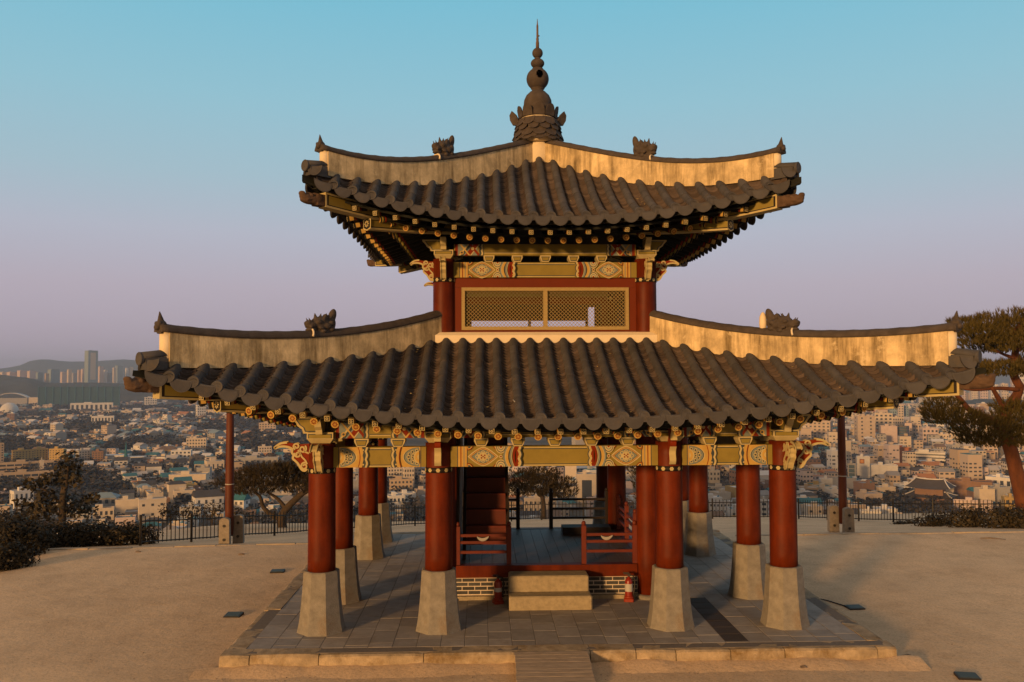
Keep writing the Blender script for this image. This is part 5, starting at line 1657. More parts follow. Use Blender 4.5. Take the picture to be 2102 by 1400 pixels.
# --- right side
B('apartment_block', 1650, 1706, 866, 912, 'beige', 'pale', 'beige apartment block with tall window columns, just right of the right front wing bracket', win=(6, 7), yaw=-12, deep=.5)
B('office_building', 1684, 1714, 897, 916, 'cream', 'pale', 'low cream building at the foot of the beige apartment block by the wing bracket', win=(5, 2), yaw=8)
B('apartment_block', 1759, 1800, 855, 915, 'beige', 'pale', 'tall plain beige slab just right of the right red pole', win=(2, 8), wsz=(.2, .4), yaw=18, deep=.7)
B('apartment_block', 1796, 1834, 850, 906, 'cream', 'grey', 'tall cream block with recessed balconies, joined to the right of the plain beige slab', win=(4, 8), yaw=12, deep=.6, dist=1190)
B('office_building', 1832, 1857, 858, 884, 'cream', 'pale', 'small square cream office with rows of small windows, above the striped glass building', win=(5, 4), dist=1330)
B('office_building', 1809, 1843, 876, 916, 'pinkish', 'grey', 'plain pinkish office with blank wall left of the striped glass facade', win=(0, 0), yaw=8)
t_, w2_, d2_, zb_, zt2_ = B('glass_building', 1840, 1863, 876, 915, 'dark grey', 'dark', 'dark glass building with pale floor stripes, right of the plain pinkish office', win=(1, 7), wsz=(.9, .55), blue=True, yaw=-20)
B('apartment_block', 1844, 1856, 832, 862, 'cream', 'pale', 'narrow sunlit cream tower below the right eave corner, beside a blue tower', win=(2, 6), dist=1700)
B('office_building', 1856, 1866, 834, 862, 'blue-grey', 'grey', 'narrow blue-grey tower right of the sunlit cream tower', win=(2, 6), dist=1720, blue=True)
B('office_building', 1872, 1902, 832, 868, 'grey', 'grey', 'broad grey tower half hidden by the left needle pads of the pine', win=(3, 8), dist=1800)
B('office_building', 1826, 1842, 836, 850, 'blue-grey', 'teal', 'small blue building directly under the right eave corner', win=(3, 2), dist=1500, blue=True)
B('apartment_block', 1884, 1900, 853, 874, 'white', 'pale', 'white block with three stacked balconies left of the pine needles', win=(2, 4), wsz=(.6, .6), dist=1420)
B('apartment_block', 1862, 1892, 872, 902, 'beige', 'grey', 'beige block with four rows of windows right of the striped glass building', win=(5, 4), yaw=10)
B('apartment_block', 1893, 1929, 881, 915, 'pinkish', 'pale', 'stepped pinkish block under the lowest pine needles', win=(4, 4), yaw=16)
B('apartment_block', 1925, 1948, 893, 917, 'cream', 'pale', 'cream block with four by four square windows, the left of a matching pair', win=(4, 4), wsz=(.42, .42), yaw=4, side=False)
B('apartment_block', 1949, 1972, 892, 916, 'cream', 'pale', 'cream block with four by four square windows, the right of a matching pair', win=(4, 4), wsz=(.42, .42), yaw=4, side=False)
B('apartment_block', 1952, 1996, 916, 945, 'grey', 'pale', 'grey block with scattered windows, below the pair of cream blocks', win=(6, 4), wsz=(.35, .4), yaw=22)
B('hall', 1833, 1867, 921, 952, 'orange-brown', 'brown', 'windowless orange-brown hall in the middle of the right-hand city', cat='hall', yaw=-14)
B('long_building', 1868, 1938, 930, 950, 'white', 'brown', 'long low white building with two dark window bands, right of the orange-brown hall', win=(1, 3), wsz=(.97, .42), yaw=-6, deep=.4)
B('shop_building', 1915, 1937, 917, 932, 'tan', 'orange', 'tan building with an orange roof box behind the long low white building', win=(4, 2))
B('apartment_block', 2016, 2062, 894, 922, 'cream', 'pale', 'wide cream block beside the right pine trunk', win=(6, 4), yaw=8)
B('shop_building', 2031, 2066, 918, 945, 'dark grey', 'pale', 'dark-fronted block touching the left side of the pine trunk', win=(4, 3), yaw=-10)
B('apartment_block', 2080, 2130, 880, 925, 'beige', 'pale', 'beige block right of the pine trunk at the picture edge', win=(5, 5))
# white store with square sign
t_, w2_, d2_, zb_, zt2_ = B('white_store', 1760, 1786, 940, 982, 'white', 'white', 'tall windowless white store with a square orange sign, right of the right red pole', cat='store', yaw=4, deep=.9)
mb = MB(); mb.box(-1.9, 1.9, -.12, .05, -1.9, 1.9); s_ = mb.obj('sign', mat('sign_brown', (.22, .07, .03), .6), t_); s_.location = (-w2_ + 4, -d2_, zt2_ - 3.0)
mb = MB(); mb.box(-1.3, 1.3, -.14, -.121, -1.3, 1.3); mb.obj('sign_face', mat('sign_orange', (.55, .25, .07), .6), s_)
B('white_store', 1787, 1842, 957, 982, 'white', 'pale', 'wide blank white wall adjoining the tall white store', cat='store', yaw=4, deep=.5)
B('office_building', 1740, 1758, 954, 996, 'grey', 'white', 'narrow white-framed glass front between the right red pole and the tall white store', win=(1, 5), wsz=(.7, .85), blue=True, yaw=-10)
B('shop_building', 1706, 1732, 960, 976, 'white', 'pale', 'long low white building cut by the right red pole', win=(6, 2), yaw=-20)
B('shop_building', 1635, 1660, 958, 972, 'pinkish', 'pale', 'pinkish shop with a pale sign square, right of the right front column', win=(3, 1))
B('shop_building', 1684, 1716, 986, 1005, 'white', 'pale', 'white warehouse with a low brown porch left of the right pole', win=(0, 0), yaw=10)
B('shop_building', 1640, 1680, 1003, 1018, 'tan', 'pale', 'low tan building with a dark window strip, right of the right front column', win=(1, 2), wsz=(.9, .4), yaw=6)
B('row_house', 1825, 1866, 978, 992, 'white', 'dark', 'white building with a dark hip roof, below the blank white store wall', style='hip', win=(5, 1), yaw=6)
B('hall', 1948, 2034, 990, 1017, 'brown', 'dark', 'broad dark-brown hall right of the old tiled gate', cat='hall', yaw=-8, deep=.4)
B('hall', 2020, 2080, 982, 1002, 'white', 'white', 'white shed with skylights left of the pine trunk foot', win=(4, 1), yaw=-18)
B('shop_building', 1768, 1810, 1052, 1084, 'white', 'pale', 'white three-storey building behind the pickets right of the right pole', win=(4, 3), yaw=6, deep=.6)
B('shop_building', 1962, 2034, 1032, 1050, 'pinkish', 'pale', 'long pinkish wall above the bushes by the pine', win=(3, 1), wsz=(.2, .3), yaw=4, deep=.3)
B('shop_building', 2062, 2100, 1024, 1052, 'ochre', 'green', 'ochre house with a green roof behind the pine trunk', win=(3, 2))
for i, (a, b, y0, lab) in enumerate(((1994, 2010, 800, 'pale slab tower left of the pine branch fork'), (2012, 2030, 795, 'pale slab tower behind the long red pine branch'), (2034, 2052, 790, 'pale slab tower seen between two pine branches'), (2056, 2072, 788, 'pale slab tower left of the upper pine trunk'), (2078, 2092, 772, 'tall pale slab tower right of the upper pine trunk'), (2094, 2110, 768, 'tallest pale slab tower at the right picture edge'), (1955, 1972, 800, 'small pale slab tower below the right eave head'), (1975, 1990, 804, 'small pale slab tower left of the others beyond the pine'), (1900, 1924, 803, 'pale slab just below the painted right eave corner'))):
    B('apartment_tower', a, b, y0, 838, ('cream', 'pinkish', 'white')[i % 3], 'pale', lab, cat='apartment tower', win=(3, 8), wsz=(.35, .45), dist=2450 + 20 * i, deep=.9, yaw=20, group='far slab towers at the right', side=False)
# old gate with two tiled roofs
pc, d = ground_hit(1910, 1032)
gt = thing('old_gate', 'old city gate with two sweeping dark tiled roofs edged in white, in the right-hand city', 'gate', (pc.x, pc.y, CITY_Z - 3), math.atan2(pc.y - CAM.y, pc.x - CAM.x) - PI / 2 - R(14))
LMK.append((pc.x, pc.y, 20))
def sweep_roof(w, dp, z0, z1, ridge, lift):
    mb = MB(); rows = []
    n = 20
    for s in (-1, 1):
        rows = []
        for q in range(6):
            t = q / 5; row = []
            for i in range(n + 1):
                u = -1 + 2 * i / n
                x = u * (w + (ridge - w) * t); y = s * dp * (1 - t)
                z = z0 + (z1 - z0) * (t ** 1.35) + lift * abs(u) ** 2.5 * (1 - t * .4)
                row.append((x, y, z))
            rows.append(row)
        mb.grid(rows, 0, True)
    for s in (-1, 1):
        mb.face([(s * w, -dp, z0 + lift), (s * w, dp, z0 + lift), (s * ridge, 0, z1 + lift * .6)], 0)
    return mb
mb = MB(); mb.box(-11, 11, -5, 5, 0, 7); mb.obj('wall', MW['brown'], gt)
mb = MB(); mb.box(-9, 9, -4, 4, 8, 13.5); mb.obj('upper_wall', MW['brown'], gt)
sc_ = d / F_PX
r1_ = sweep_roof(15.5, 9, 7.2, 10.2, 10, 1.0).obj('lower_roof', MR['dark'], gt)
r2_ = sweep_roof(14.5, 8.5, 13.2, 19.0, 9.0, 1.2).obj('upper_roof', MR['dark'], gt)
for rr, w, dp, z0, z1, ridge, lift in ((r1_, 15.5, 9, 7.2, 10.2, 10, 1.0), (r2_, 14.5, 8.5, 13.2, 19.0, 9.0, 1.2)):
    mb = MB(); mb.tube([(-ridge + 2 * ridge * i / 10, 0, z1 + .3 + lift * .6 * abs(-1 + 2 * i / 10) ** 2.5) for i in range(11)], .42, 6); mb.obj('white_ridge', MR['white'], rr)
    for s in (-1, 1):
        for q in (-1, 1):
            mb = MB(); mb.tube([(s * (w + (ridge - w) * t), q * dp * (1 - t), z0 + (z1 - z0) * t ** 1.35 + lift * (1 - t * .4) + .3) for t in [i / 6 for i in range(7)]], .38, 6); mb.obj('white_hip', MR['white'], rr)
# --- left side
B('apartment_block', 27, 68, 926, 952, 'ochre', 'pale', 'ochre apartment block with vertical ribs, left of a matching half behind the school', win=(7, 6), wsz=(.4, .4), yaw=4, deep=.4)
B('apartment_block', 69, 97, 923, 950, 'ochre', 'white', 'ochre apartment block with a white roof box above the school at the left', win=(5, 6), wsz=(.4, .4), yaw=4, deep=.5)
B('apartment_block', 99, 131, 923, 950, 'ochre', 'grey', 'ochre and grey apartment block just left of the broadleaf tree top', win=(5, 6), wsz=(.4, .4), yaw=-24, deep=.5)
B('apartment_block', -20, 7, 912, 958, 'tan', 'grey', 'tan apartment block cut by the left picture edge', win=(4, 9), yaw=8)
B('school', 4, 104, 950, 966, 'tan', 'grey', 'long tan school with two dark window bands, upper of two wings at the left', cat='school', win=(7, 2), wsz=(.86, .45), yaw=2, deep=.14)
B('school', 7, 104, 971, 992, 'tan', 'dark', 'long tan school with two dark window bands, lower of two wings at the left', cat='school', win=(7, 2), wsz=(.86, .45), yaw=2, deep=.14)
B('stair_tower', 82, 90, 946, 968, 'cream', 'pale', 'slim cream stair tower at the end of the upper school wing', cat='tower', yaw=5)
B('apartment_block', 160, 186, 926, 950, 'grey', 'grey', 'grey block right of the broadleaf tree top', win=(4, 5), yaw=20)
B('apartment_block', 187, 213, 928, 950, 'brown', 'grey', 'brownish block between the grey block and the teal church spire', win=(4, 5), yaw=-16)
pc, d = ground_hit(261, 946)
sp = thing('church', 'low white church with a slim teal spire at the left', 'church', (pc.x, pc.y, CITY_Z - 3), .1); LMK.append((pc.x, pc.y, 18))
mb = MB(); mb.box(-24, 0, -7, 7, 0, 9); mb.box(2, 18, -6, 6, 0, 7); mb.obj('wall', MW['white'], sp)
mb = MB(); mb.box(-24.5, .5, -7.5, 7.5, 9.01, 9.8); mb.box(1.5, 18.5, -6.5, 6.5, 7.01, 7.7); mb.obj('roof', MR['white'], sp)
mb = MB(); mb.lathe([(2.1, 3), (2.1, 9), (1.5, 11), (.15, 25)], 8, 0, (1, -8, 0), smooth=False); mb.obj('spire', MR['teal'], sp)
B('shop_building', 27, 70, 1010, 1050, 'white', 'pale', 'white house with golden columns left of the broadleaf tree', win=(4, 2), wsz=(.4, .6), yaw=16)
B('shop_building', 2, 28, 1012, 1030, 'pinkish', 'grey', 'small pinkish house at the left edge above the hedge', win=(3, 2))
B('row_house', 184, 240, 1013, 1038, 'grey', 'blue-grey', 'house with a broad blue-grey hip roof right of the broadleaf tree', style='hip', win=(4, 1), yaw=-12)
B('row_house', 183, 232, 1046, 1062, 'cream', 'orange', 'low house with an orange roof edge above the hedge, below the blue-grey hip roof', win=(5, 1), yaw=-4, deep=.4)
B('shop_building', 238, 284, 1028, 1048, 'cream', 'pale', 'long cream flat building between the blue-grey roof and the left fence', win=(0, 0), yaw=-5, deep=.4)
B('shop_building', 286, 340, 1027, 1066, 'cream', 'white', 'cream house with three dark windows at the left end of the iron fence', win=(3, 2), wsz=(.3, .25), yaw=4, deep=.5, side=False)
B('shop_building', 358, 400, 1009, 1033, 'cream', 'brown', 'cream house with two wide brown windows left of the left red pole', win=(2, 1), wsz=(.7, .35), yaw=5, deep=.5)
B('row_house', 399, 462, 1008, 1040, 'white', 'dark', 'white house with a dark gable roof just left of the left red pole', style='gable', win=(4, 1), wsz=(.3, .4), yaw=10)
B('row_house', 473, 506, 1012, 1052, 'white', 'teal', 'white house with a steep teal gable roof right of the left red pole', style='gable', win=(2, 2), yaw=-28, deep=1.2)
B('shop_building', 506, 530, 1030, 1046, 'grey', 'teal', 'low house with a flat teal roof beside the steep teal gable', win=(3, 1))
B('hall', 345, 424, 976, 996, 'cream', 'pale', 'golden sunlit long hall left of the left red pole', cat='hall', win=(0, 0), yaw=-12, deep=.5)
B('shop_building', 402, 432, 962, 978, 'grey', 'grey', 'grey box building behind the golden long hall', yaw=-12)
B('shop_building', 423, 462, 948, 968, 'cream', 'blue-grey', 'cream building with a blue-grey flat roof left of the left pole', win=(4, 1), wsz=(.3, .5), yaw=10, deep=.9)
B('shop_building', 478, 570, 942, 956, 'grey', 'blue-grey', 'long blue-grey roofed building behind the left pole above the dark pine', win=(8, 1), yaw=-6, deep=.25)
B('row_house', 350, 392, 926, 940, 'white', 'white', 'wide white building left of the left pole, with a smaller box on its roof', win=(5, 2), yaw=-8, deep=.6)
B('row_house', 352, 386, 942, 962, 'grey', 'dark', 'grey house with a dark gable roof below the wide white building', style='gable', win=(4, 2), yaw=18)
B('shop_building', 392, 422, 938, 958, 'dark grey', 'grey', 'dark grey block between the gabled grey house and the cream building', win=(3, 3), yaw=14)
B('apartment_block', 382, 423, 901, 920, 'cream', 'pale', 'golden sunlit apartment block left of the left pole', win=(7, 3), yaw=-10, deep=.4)
B('apartment_block', 531, 566, 869, 888, 'beige', 'pale', 'beige apartment block right of the left pole under the lower eave', win=(6, 4), yaw=-8, deep=.4)
B('apartment_block', 531, 558, 918, 934, 'cream', 'pale', 'three-storey cream building left of the left wing bracket', win=(5, 3), yaw=8, deep=.5)
B('temple_hall', 318, 365, 917, 934, 'ochre', 'brown', 'broad building with an ochre roof, left of the golden apartment block', style='hip', win=(5, 1), yaw=-8)
B('office_building', 298, 322, 816, 834, 'white', 'pale', 'white office with window grid below the left eave head', win=(5, 4), wsz=(.6, .5), yaw=6)
B('office_building', 404, 424, 832, 858, 'white', 'pale', 'white tower block under the lower roof, left of the left pole', win=(4, 5))
# long white school, white church-like school
B('school', 148, 228, 828, 845, 'white', 'white', 'long white school with a row of dark bays in the left distance', cat='school', win=(9, 1), wsz=(.5, .6), yaw=-4, deep=.25, side=False)
B('church', 189, 232, 855, 869, 'white', 'white', 'white hall with arched dark windows in the left distance', cat='church', win=(7, 1), wsz=(.5, .55), yaw=-6, deep=.3, side=False)
# dome
pc, d = ground_hit(19, 850)
dm = thing('dome_building', 'large white golf-ball dome at the far left', 'dome', (pc.x, pc.y, CITY_Z - 2)); LMK.append((pc.x, pc.y, 26))
rr = 17.5 * d / F_PX
mb = MB(); mb.lathe([(rr * 1.02, 0), (rr * 1.02, 4)], 32, 0); mb.obj('base_ring', MW['grey'], dm)
bm = bmesh.new(); bmesh.ops.create_icosphere(bm, subdivisions=3, radius=rr)
for v in bm.verts: v.co.z += rr * .45
me = bpy.data.meshes.new('shell'); bm.to_mesh(me); bm.free(); me.materials.append(MW['white']); link('shell', me, dm)
# arched stadium roof
pc, d = ground_hit(26, 834)
sd = thing('stadium', 'low stadium with a shallow arched pale roof in the far left distance', 'stadium', (pc.x, pc.y, CITY_Z), .15); LMK.append((pc.x, pc.y, 60))
s1 = d / F_PX
mb = MB(); mb.box(-32 * s1, 30 * s1, -12, 12, -3, 17 * s1); mb.obj('wall', MW['grey'], sd)
mb = MB(); mb.box(32 * s1, 62 * s1, -10, 10, -3, 18 * s1); mb.obj('side_wing', MW['cream'], sd)
mb = MB(); rows = []
for i in range(17):
    u = -1 + i / 8; z = 17.5 * s1 + 9 * s1 * (1 - u * u)
    rows.append([(-1 * s1 + 31 * s1 * u, -14, z), (-1 * s1 + 31 * s1 * u, -14, z + 1.6), (-1 * s1 + 31 * s1 * u, 14, z + 1.6), (-1 * s1 + 31 * s1 * u, 14, z)])
mb.grid(rows, 0, False, closed=True, caps=True); mb.obj('arched_roof', MR['white'], sd)
# net enclosure of tall posts (driving range)
pc, d = ground_hit(163, 836); s1 = d / F_PX
nt_ = thing('net_enclosure', 'huge teal net enclosure on tall posts in front of the left wooded hill', 'net', (pc.x, pc.y, CITY_Z), .05); LMK.append((pc.x, pc.y, 90))
M_NET = mat('teal_net', (.016, .055, .068), .8, .15, .1); M_NETP = mat('teal_steel', (.035, .13, .165), .6)
def netp(a, b): return ((a - 163) * s1, (836 - b) * s1)
for i in range(12):
    x, z = netp(82 + i * 14.6, 792 - (2 if 3 < i < 9 else 0)); mb = MB(); mb.tube([(x, -2 * s1, -5), (x, -2 * s1, z)], .9, 6); mb.obj('net_post', M_NETP, nt_)
x0, z0_ = netp(82, 794); x1, _ = netp(243, 794)
mb = MB(); mb.box(x0, x1, -.4, .4, -3, z0_); mb.obj('net', M_NET, nt_)
# skyline towers
SK = [(178, 203, 720, 786, 'blue-grey', 'tall slender skyscraper with a front coloured as sunlit glass on the left skyline', 4100), (102, 124, 759, 790, 'blue-grey', 'broad dark teal tower on the left skyline', 3700),
      (203, 213, 753, 788, 'pinkish', 'narrow pinkish tower just right of the skyscraper', 4200), (214, 221, 760, 788, 'white', 'slim pale tower second right of the skyscraper', 4300), (232, 239, 755, 788, 'cream', 'slim cream tower left of the blue-grey slab on the left skyline', 4300), (239, 254, 751, 788, 'blue-grey', 'blue-grey slab tower on the skyline left of the eave head', 4400),
      (258, 264, 756, 788, 'white', 'slim white tower on the skyline near the eave head', 4400), (266, 274, 754, 788, 'cream', 'slim cream tower touching the corner tiles on the skyline', 4450), (160, 167, 760, 788, 'pinkish', 'slim pink tower third left of the skyscraper', 4200), (168, 178, 758, 788, 'pinkish', 'pink block adjoining the left side of the skyscraper', 4200),
      (139, 148, 759, 790, 'cream', 'stepped cream tower between the teal tower and the skyscraper', 4200), (126, 138, 764, 790, 'pinkish', 'low pinkish slab right of the teal tower', 4100), (149, 159, 766, 790, 'grey', 'grey slab left of the slim pink tower', 4300), (93, 101, 767, 792, 'tan', 'tan tower touching the left side of the teal tower', 3600), (76, 89, 765, 790, 'blue-grey', 'blue-grey tower second left of the teal tower', 3600), (39, 58, 761, 782, 'pinkish', 'long pinkish slab on the far left skyline', 4300), (59, 76, 762, 784, 'pinkish', 'long pinkish slab second from the far left', 4300), (18, 38, 764, 782, 'pinkish', 'leftmost long pinkish slab above the teal ridge', 4300), (3, 16, 764, 782, 'cream', 'small pale slab at the far left picture edge', 4300), (222, 231, 766, 790, 'grey', 'low grey slab between slim towers right of the skyscraper', 4200)]
for (a, b, y0, y1, w, lab, dd) in SK:
    t_, w2_, d2_, zb_, zt2_ = B('skyscraper' if y0 < 730 else 'apartment_tower', a, b, y0, y1, w, 'grey', lab, cat='tower', dist=dd, yaw=24, deep=.9, win=(1, 1) if y0 < 730 else (0, 0), wsz=(.55, .84), side=False)
hill('hill', [(-200, 770), (0, 768), (30, 772), (70, 778), (95, 786), (140, 796)], 3500, 160, M_HILL, .04, 21)
# --- behind the middle bays
B('office_building', 1184, 1226, 976, 1034, 'cream', 'pale', 'cream square building with one tall dark glazed front, seen through the middle bay', win=(1, 1), wsz=(.5, .62), yaw=3, deep=.8)
B('apartment_block', 1160, 1184, 940, 996, 'cream', 'white', 'plain cream tower behind the middle bay, left of the glazed square building', yaw=3)
B('apartment_block', 1074, 1144, 1026, 1068, 'cream', 'pale', 'cream block with three rows of windows behind the fence, seen through the middle bay', win=(7, 3), wsz=(.35, .4), yaw=-8, deep=.4)
B('apartment_block', 794, 828, 955, 984, 'cream', 'pale', 'cream five-storey block between the left columns', win=(5, 4), yaw=12)
B('apartment_block', 828, 852, 962, 990, 'cream', 'white', 'cream stepped block left of the second front column', win=(4, 3), yaw=12)
B('apartment_block', 800, 848, 986, 1012, 'tan', 'grey', 'wide tan block between the left columns below the cream blocks', win=(6, 3), yaw=6, deep=.5)
B('shop_building', 795, 834, 1020, 1034, 'white', 'pale', 'low white building behind the fence between the left columns', win=(4, 1))
B('shop_building', 1455, 1508, 1003, 1018, 'cream', 'grey', 'long cream building with a dark strip between the right columns', win=(1, 2), wsz=(.92, .35), yaw=6, deep=.4)
B('apartment_block', 1456, 1500, 1032, 1068, 'white', 'teal', 'white building with rows of square windows behind the fence between the right columns', win=(6, 3), wsz=(.4, .4), yaw=5, deep=.4)
B('shop_building', 1560, 1578, 1030, 1072, 'white', 'pale', 'narrow white house behind the fence left of the right front column', win=(1, 4), yaw=-6)
B('shop_building', 1455, 1480, 968, 988, 'grey', 'teal', 'grey house with a flat teal roof between the right columns', win=(3, 2))

# --- the rest of the houses: street grids, the 290 that show largest are things of their own
def visible(px, py):
    if py > 1105: return False
    if px < 335: return py > 800
    if px < 655: return py > 800 + (px - 335) * .22
    if 670 < px < 890: return py > 940
    if 1030 < px < 1330: return py > 940
    if 1390 < px < 1620: return py > 940
    if px >= 1620: return py > 862 - max(0, (px - 1640)) * .16
    return False
hr = random.Random(99)
cand = []
ang0 = 0
for ring_i, (y0, y1, cell, pfill) in enumerate(((300, 1150, 15.5, .76), (1150, 2000, 21, .78), (2000, 3300, 30, .72))):
    bs = cell * 8
    for bi in range(int(-1200 / bs) - 1, int(2400 / bs) + 2):
        for bj in range(int(y0 / bs) - 1, int(y1 / bs) + 2):
            cx, cy = bi * bs, bj * bs
            px, py, dz = to_px((cx, cy, CITY_Z)) if cy > 100 else (-9999, 0, 0)
            if not -400 < px < 2500: continue
            rot = (mnoise.noise((cx * .0016, cy * .0016, 5.5))) * 1.1
            for i in range(8):
                for j in range(8):
                    lx, ly = (i - 3.5) * cell * .97 + hr.uniform(-1.5, 1.5), (j - 3.5) * cell * .97 + hr.uniform(-1.5, 1.5)
                    if i == 7 and hr.random() < .7: continue
                    x = cx + lx * math.cos(rot) - ly * math.sin(rot); y = cy + lx * math.sin(rot) + ly * math.cos(rot)
                    if not y0 <= y < y1: continue
                    px, py, dz = to_px((x, y, CITY_Z + 4))
                    if not (-50 < px < 2150 and visible(px, py)): continue
                    green = mnoise.noise((x * .007, y * .007, 1.7)) + (.15 if px < 660 else -.20)
                    if green > .22 or hr.random() > pfill: cand.append((0, x, y, px, py, dz, rot, cell)); continue
                    if any((x - a) ** 2 + (y - b) ** 2 < (r + cell * .5) ** 2 for a, b, r in LMK): continue
                    cand.append((1, x, y, px, py, dz, rot, cell))
houses = sorted([c for c in cand if c[0]], key=lambda c: c[5])
greens = [c for c in cand if not c[0]]
def region(px, py):
    if px < 110: return 'far left'
    if px < 230: return 'by the broadleaf tree'
    if px < 345: return 'left of the fence'
    if px < 462: return 'left of the left pole'
    if px < 655: return 'right of the left pole'
    if px < 890: return 'between the left columns'
    if px < 1330: return 'in the middle bay'
    if px < 1620: return 'between the right columns'
    if px < 1735: return 'left of the right pole'
    if px < 1850: return 'right of the right pole'
    if px < 1960: return 'left of the pine'
    return 'by the pine trunk'
def depthword(py): return 'far' if py < 900 else ('midway' if py < 960 else ('near' if py < 1010 else 'nearest'))
lab_rows = {}
indiv = houses[:290]
mass = houses[290:]
house_objs = []
hm_cache = {}
WL = ['white', 'cream', 'beige', 'tan', 'grey', 'pinkish', 'ochre', 'brown']
for idx, (_, x, y, px, py, dz, rot, cell) in enumerate(indiv):
    right = px > 1000
    wall = hr.choices(WL, (42, 20, 12, 4, 14, 7, 2, 1) if right else (16, 22, 16, 14, 14, 8, 5, 8))[0]
    rk = hr.choices(['flat', 'gable', 'hip'], (66, 20, 14))[0]
    if rk == 'flat': rc = hr.choices(['grey', 'white', 'teal', 'pale', 'green'], (26, 30, 24, 18, 6))[0]
    else: rc = hr.choices(['dark', 'brown', 'teal', 'orange', 'blue-grey', 'grey'], (34, 18, 16, 12, 10, 12))[0]
    st_ = hr.choices([1, 2, 3, 4], (16, 42, 30, 12) if right else (42, 42, 14, 2))[0]
    w, dp = hr.uniform(8.5, 13.8), hr.uniform(7.5, 12.5)
    h = 1.2 + 3.0 * st_
    bz = ground_z(x, y) - 1.5
    o = MB(); o.box(-w / 2, w / 2, -dp / 2, dp / 2, 0, h + 1.5)
    ob = o.obj('house', MW[wall]); ob.location = (x, y, bz); ob.rotation_euler = (0, 0, rot)
    hz = h + 1.5
    m2 = MB()
    if rk == 'flat':
        m2.box(-w / 2 + .25, w / 2 - .25, -dp / 2 + .25, dp / 2 - .25, hz + .004, hz + .12)
        ro_ = m2.obj('roof', MR[rc], ob)
        m2 = MB()
        for (a, b, c, d_) in ((-w / 2 - .06, w / 2 + .06, -dp / 2 - .06, -dp / 2 + .2), (-w / 2 - .06, w / 2 + .06, dp / 2 - .2, dp / 2 + .06), (-w / 2 - .06, -w / 2 + .2, -dp / 2 + .202, dp / 2 - .202), (w / 2 - .2, w / 2 + .06, -dp / 2 + .202, dp / 2 - .202)): m2.box(a, b, c, d_, hz - .2, hz + .75)
        m2.obj('parapet', MW[wall], ro_)
        if hr.random() < .75:
            m2 = MB(); qx, qy = hr.uniform(-.25, .25) * w, hr.uniform(-.25, .25) * dp; m2.box(qx - 1.6, qx + 1.6, qy - 1.4, qy + 1.4, hz + .13, hz + 2.6); m2.obj('stair_head', MW[wall], ro_)
        if hr.random() < .35:
            m2 = MB(); m2.lathe([(.7, hz + .13), (.7, hz + 1.6), (.5, hz + 1.8)], 10, 0, (w * .3, -dp * .3, 0)); m2.obj('water_tank', mat('tank_' + ('yellow' if hr.random() < .4 else 'blue'), (.42, .27, .05) if False else (.06, .16, .22), .5), ro_)
    else:
        e = .5; rh = dp * .24; r_ = 0 if rk == 'gable' else min(w, dp) * .36
        A_ = [(-w / 2 - e, -dp / 2 - e, hz + .01), (w / 2 + e, -dp / 2 - e, hz + .01), (w / 2 + e, dp / 2 + e, hz + .01), (-w / 2 - e, dp / 2 + e, hz + .01)]
        r0, r1 = (-w / 2 - e + r_, 0, hz + rh), (w / 2 + e - r_, 0, hz + rh)
        m2.face([A_[0], A_[1], r1, r0]); m2.face([A_[2], A_[3], r0, r1]); m2.face([A_[1], A_[2], r1]); m2.face([A_[3], A_[0], r0]); m2.face(list(reversed(A_)))
        m2.obj('roof', MR[rc], ob)
    if idx < 150:
        me = win_mesh(1.5, 1.3)
        sid = -1 if (px < 1000) == (math.sin(rot) > -.2) else 1
        nf = hr.choice([2, 3, 3])
        for fl in range(st_):
            for q in range(nf):
                link('window', me, ob, (-w / 2 + w * (q + .5 + hr.uniform(-.1, .1)) / nf, -dp / 2, 1.5 + 1.9 + 3 * fl))
    kindw = {1: 'single-storey', 2: 'two-storey', 3: 'three-storey', 4: 'four-storey'}[st_]
    rooft = {'flat': 'flat %s roof', 'gable': '%s gable roof', 'hip': '%s hip roof'}[rk] % rc
    house_objs.append((ob, wall, kindw, rooft, region(px, py), px, dz))
from collections import defaultdict
gr_ = defaultdict(list)
for h in house_objs: gr_[(h[1], h[2], h[3], h[4])].append(h)
for (wall, kw, rt3, rg), L in gr_.items():
    L.sort(key=lambda h: h[5]); n = len(L)
    for i, h in enumerate(L):
        if n == 1: pre = ''
        elif n == 2: pre = ('left ', 'right ')[i]
        elif n == 3: pre = ('leftmost ', 'middle ', 'rightmost ')[i]
        else: pre = ''
        lab = f'{pre}{wall} {kw} house with a {rt3}, {rg}'
        tag(h[0], lab, 'house', 'houses of the city below')
# farther houses as one mass
def ramp_mat(name, cols_):
    mm = bpy.data.materials.new(name); mm.use_nodes = True
    nt = mm.node_tree; N = nt.nodes; L = nt.links; p = N['Principled BSDF']; p.inputs['Roughness'].default_value = .85
    g_ = N.new('ShaderNodeNewGeometry'); r = N.new('ShaderNodeValToRGB'); r.color_ramp.interpolation = 'CONSTANT'
    while len(r.color_ramp.elements) < len(cols_): r.color_ramp.elements.new(.5)
    for i, (e, cc) in enumerate(zip(r.color_ramp.elements, cols_)): e.position = i / len(cols_); e.color = (*cc, 1)
    L.new(g_.outputs['Random Per Island'], r.inputs[0]); L.new(r.outputs[0], p.inputs['Base Color'])
    return mm
M_MASSW = ramp_mat('mass_walls', [WALL[k] for k in ('white', 'cream', 'beige', 'cream', 'grey', 'pinkish', 'tan', 'white', 'beige', 'brown')])
M_MASSR = ramp_mat('mass_roofs', [ROOF[k] for k in ('grey', 'white', 'dark', 'pale', 'teal', 'grey', 'white', 'brown', 'dark', 'pale', 'orange', 'teal', 'dark', 'blue-grey')])
ms = MB()
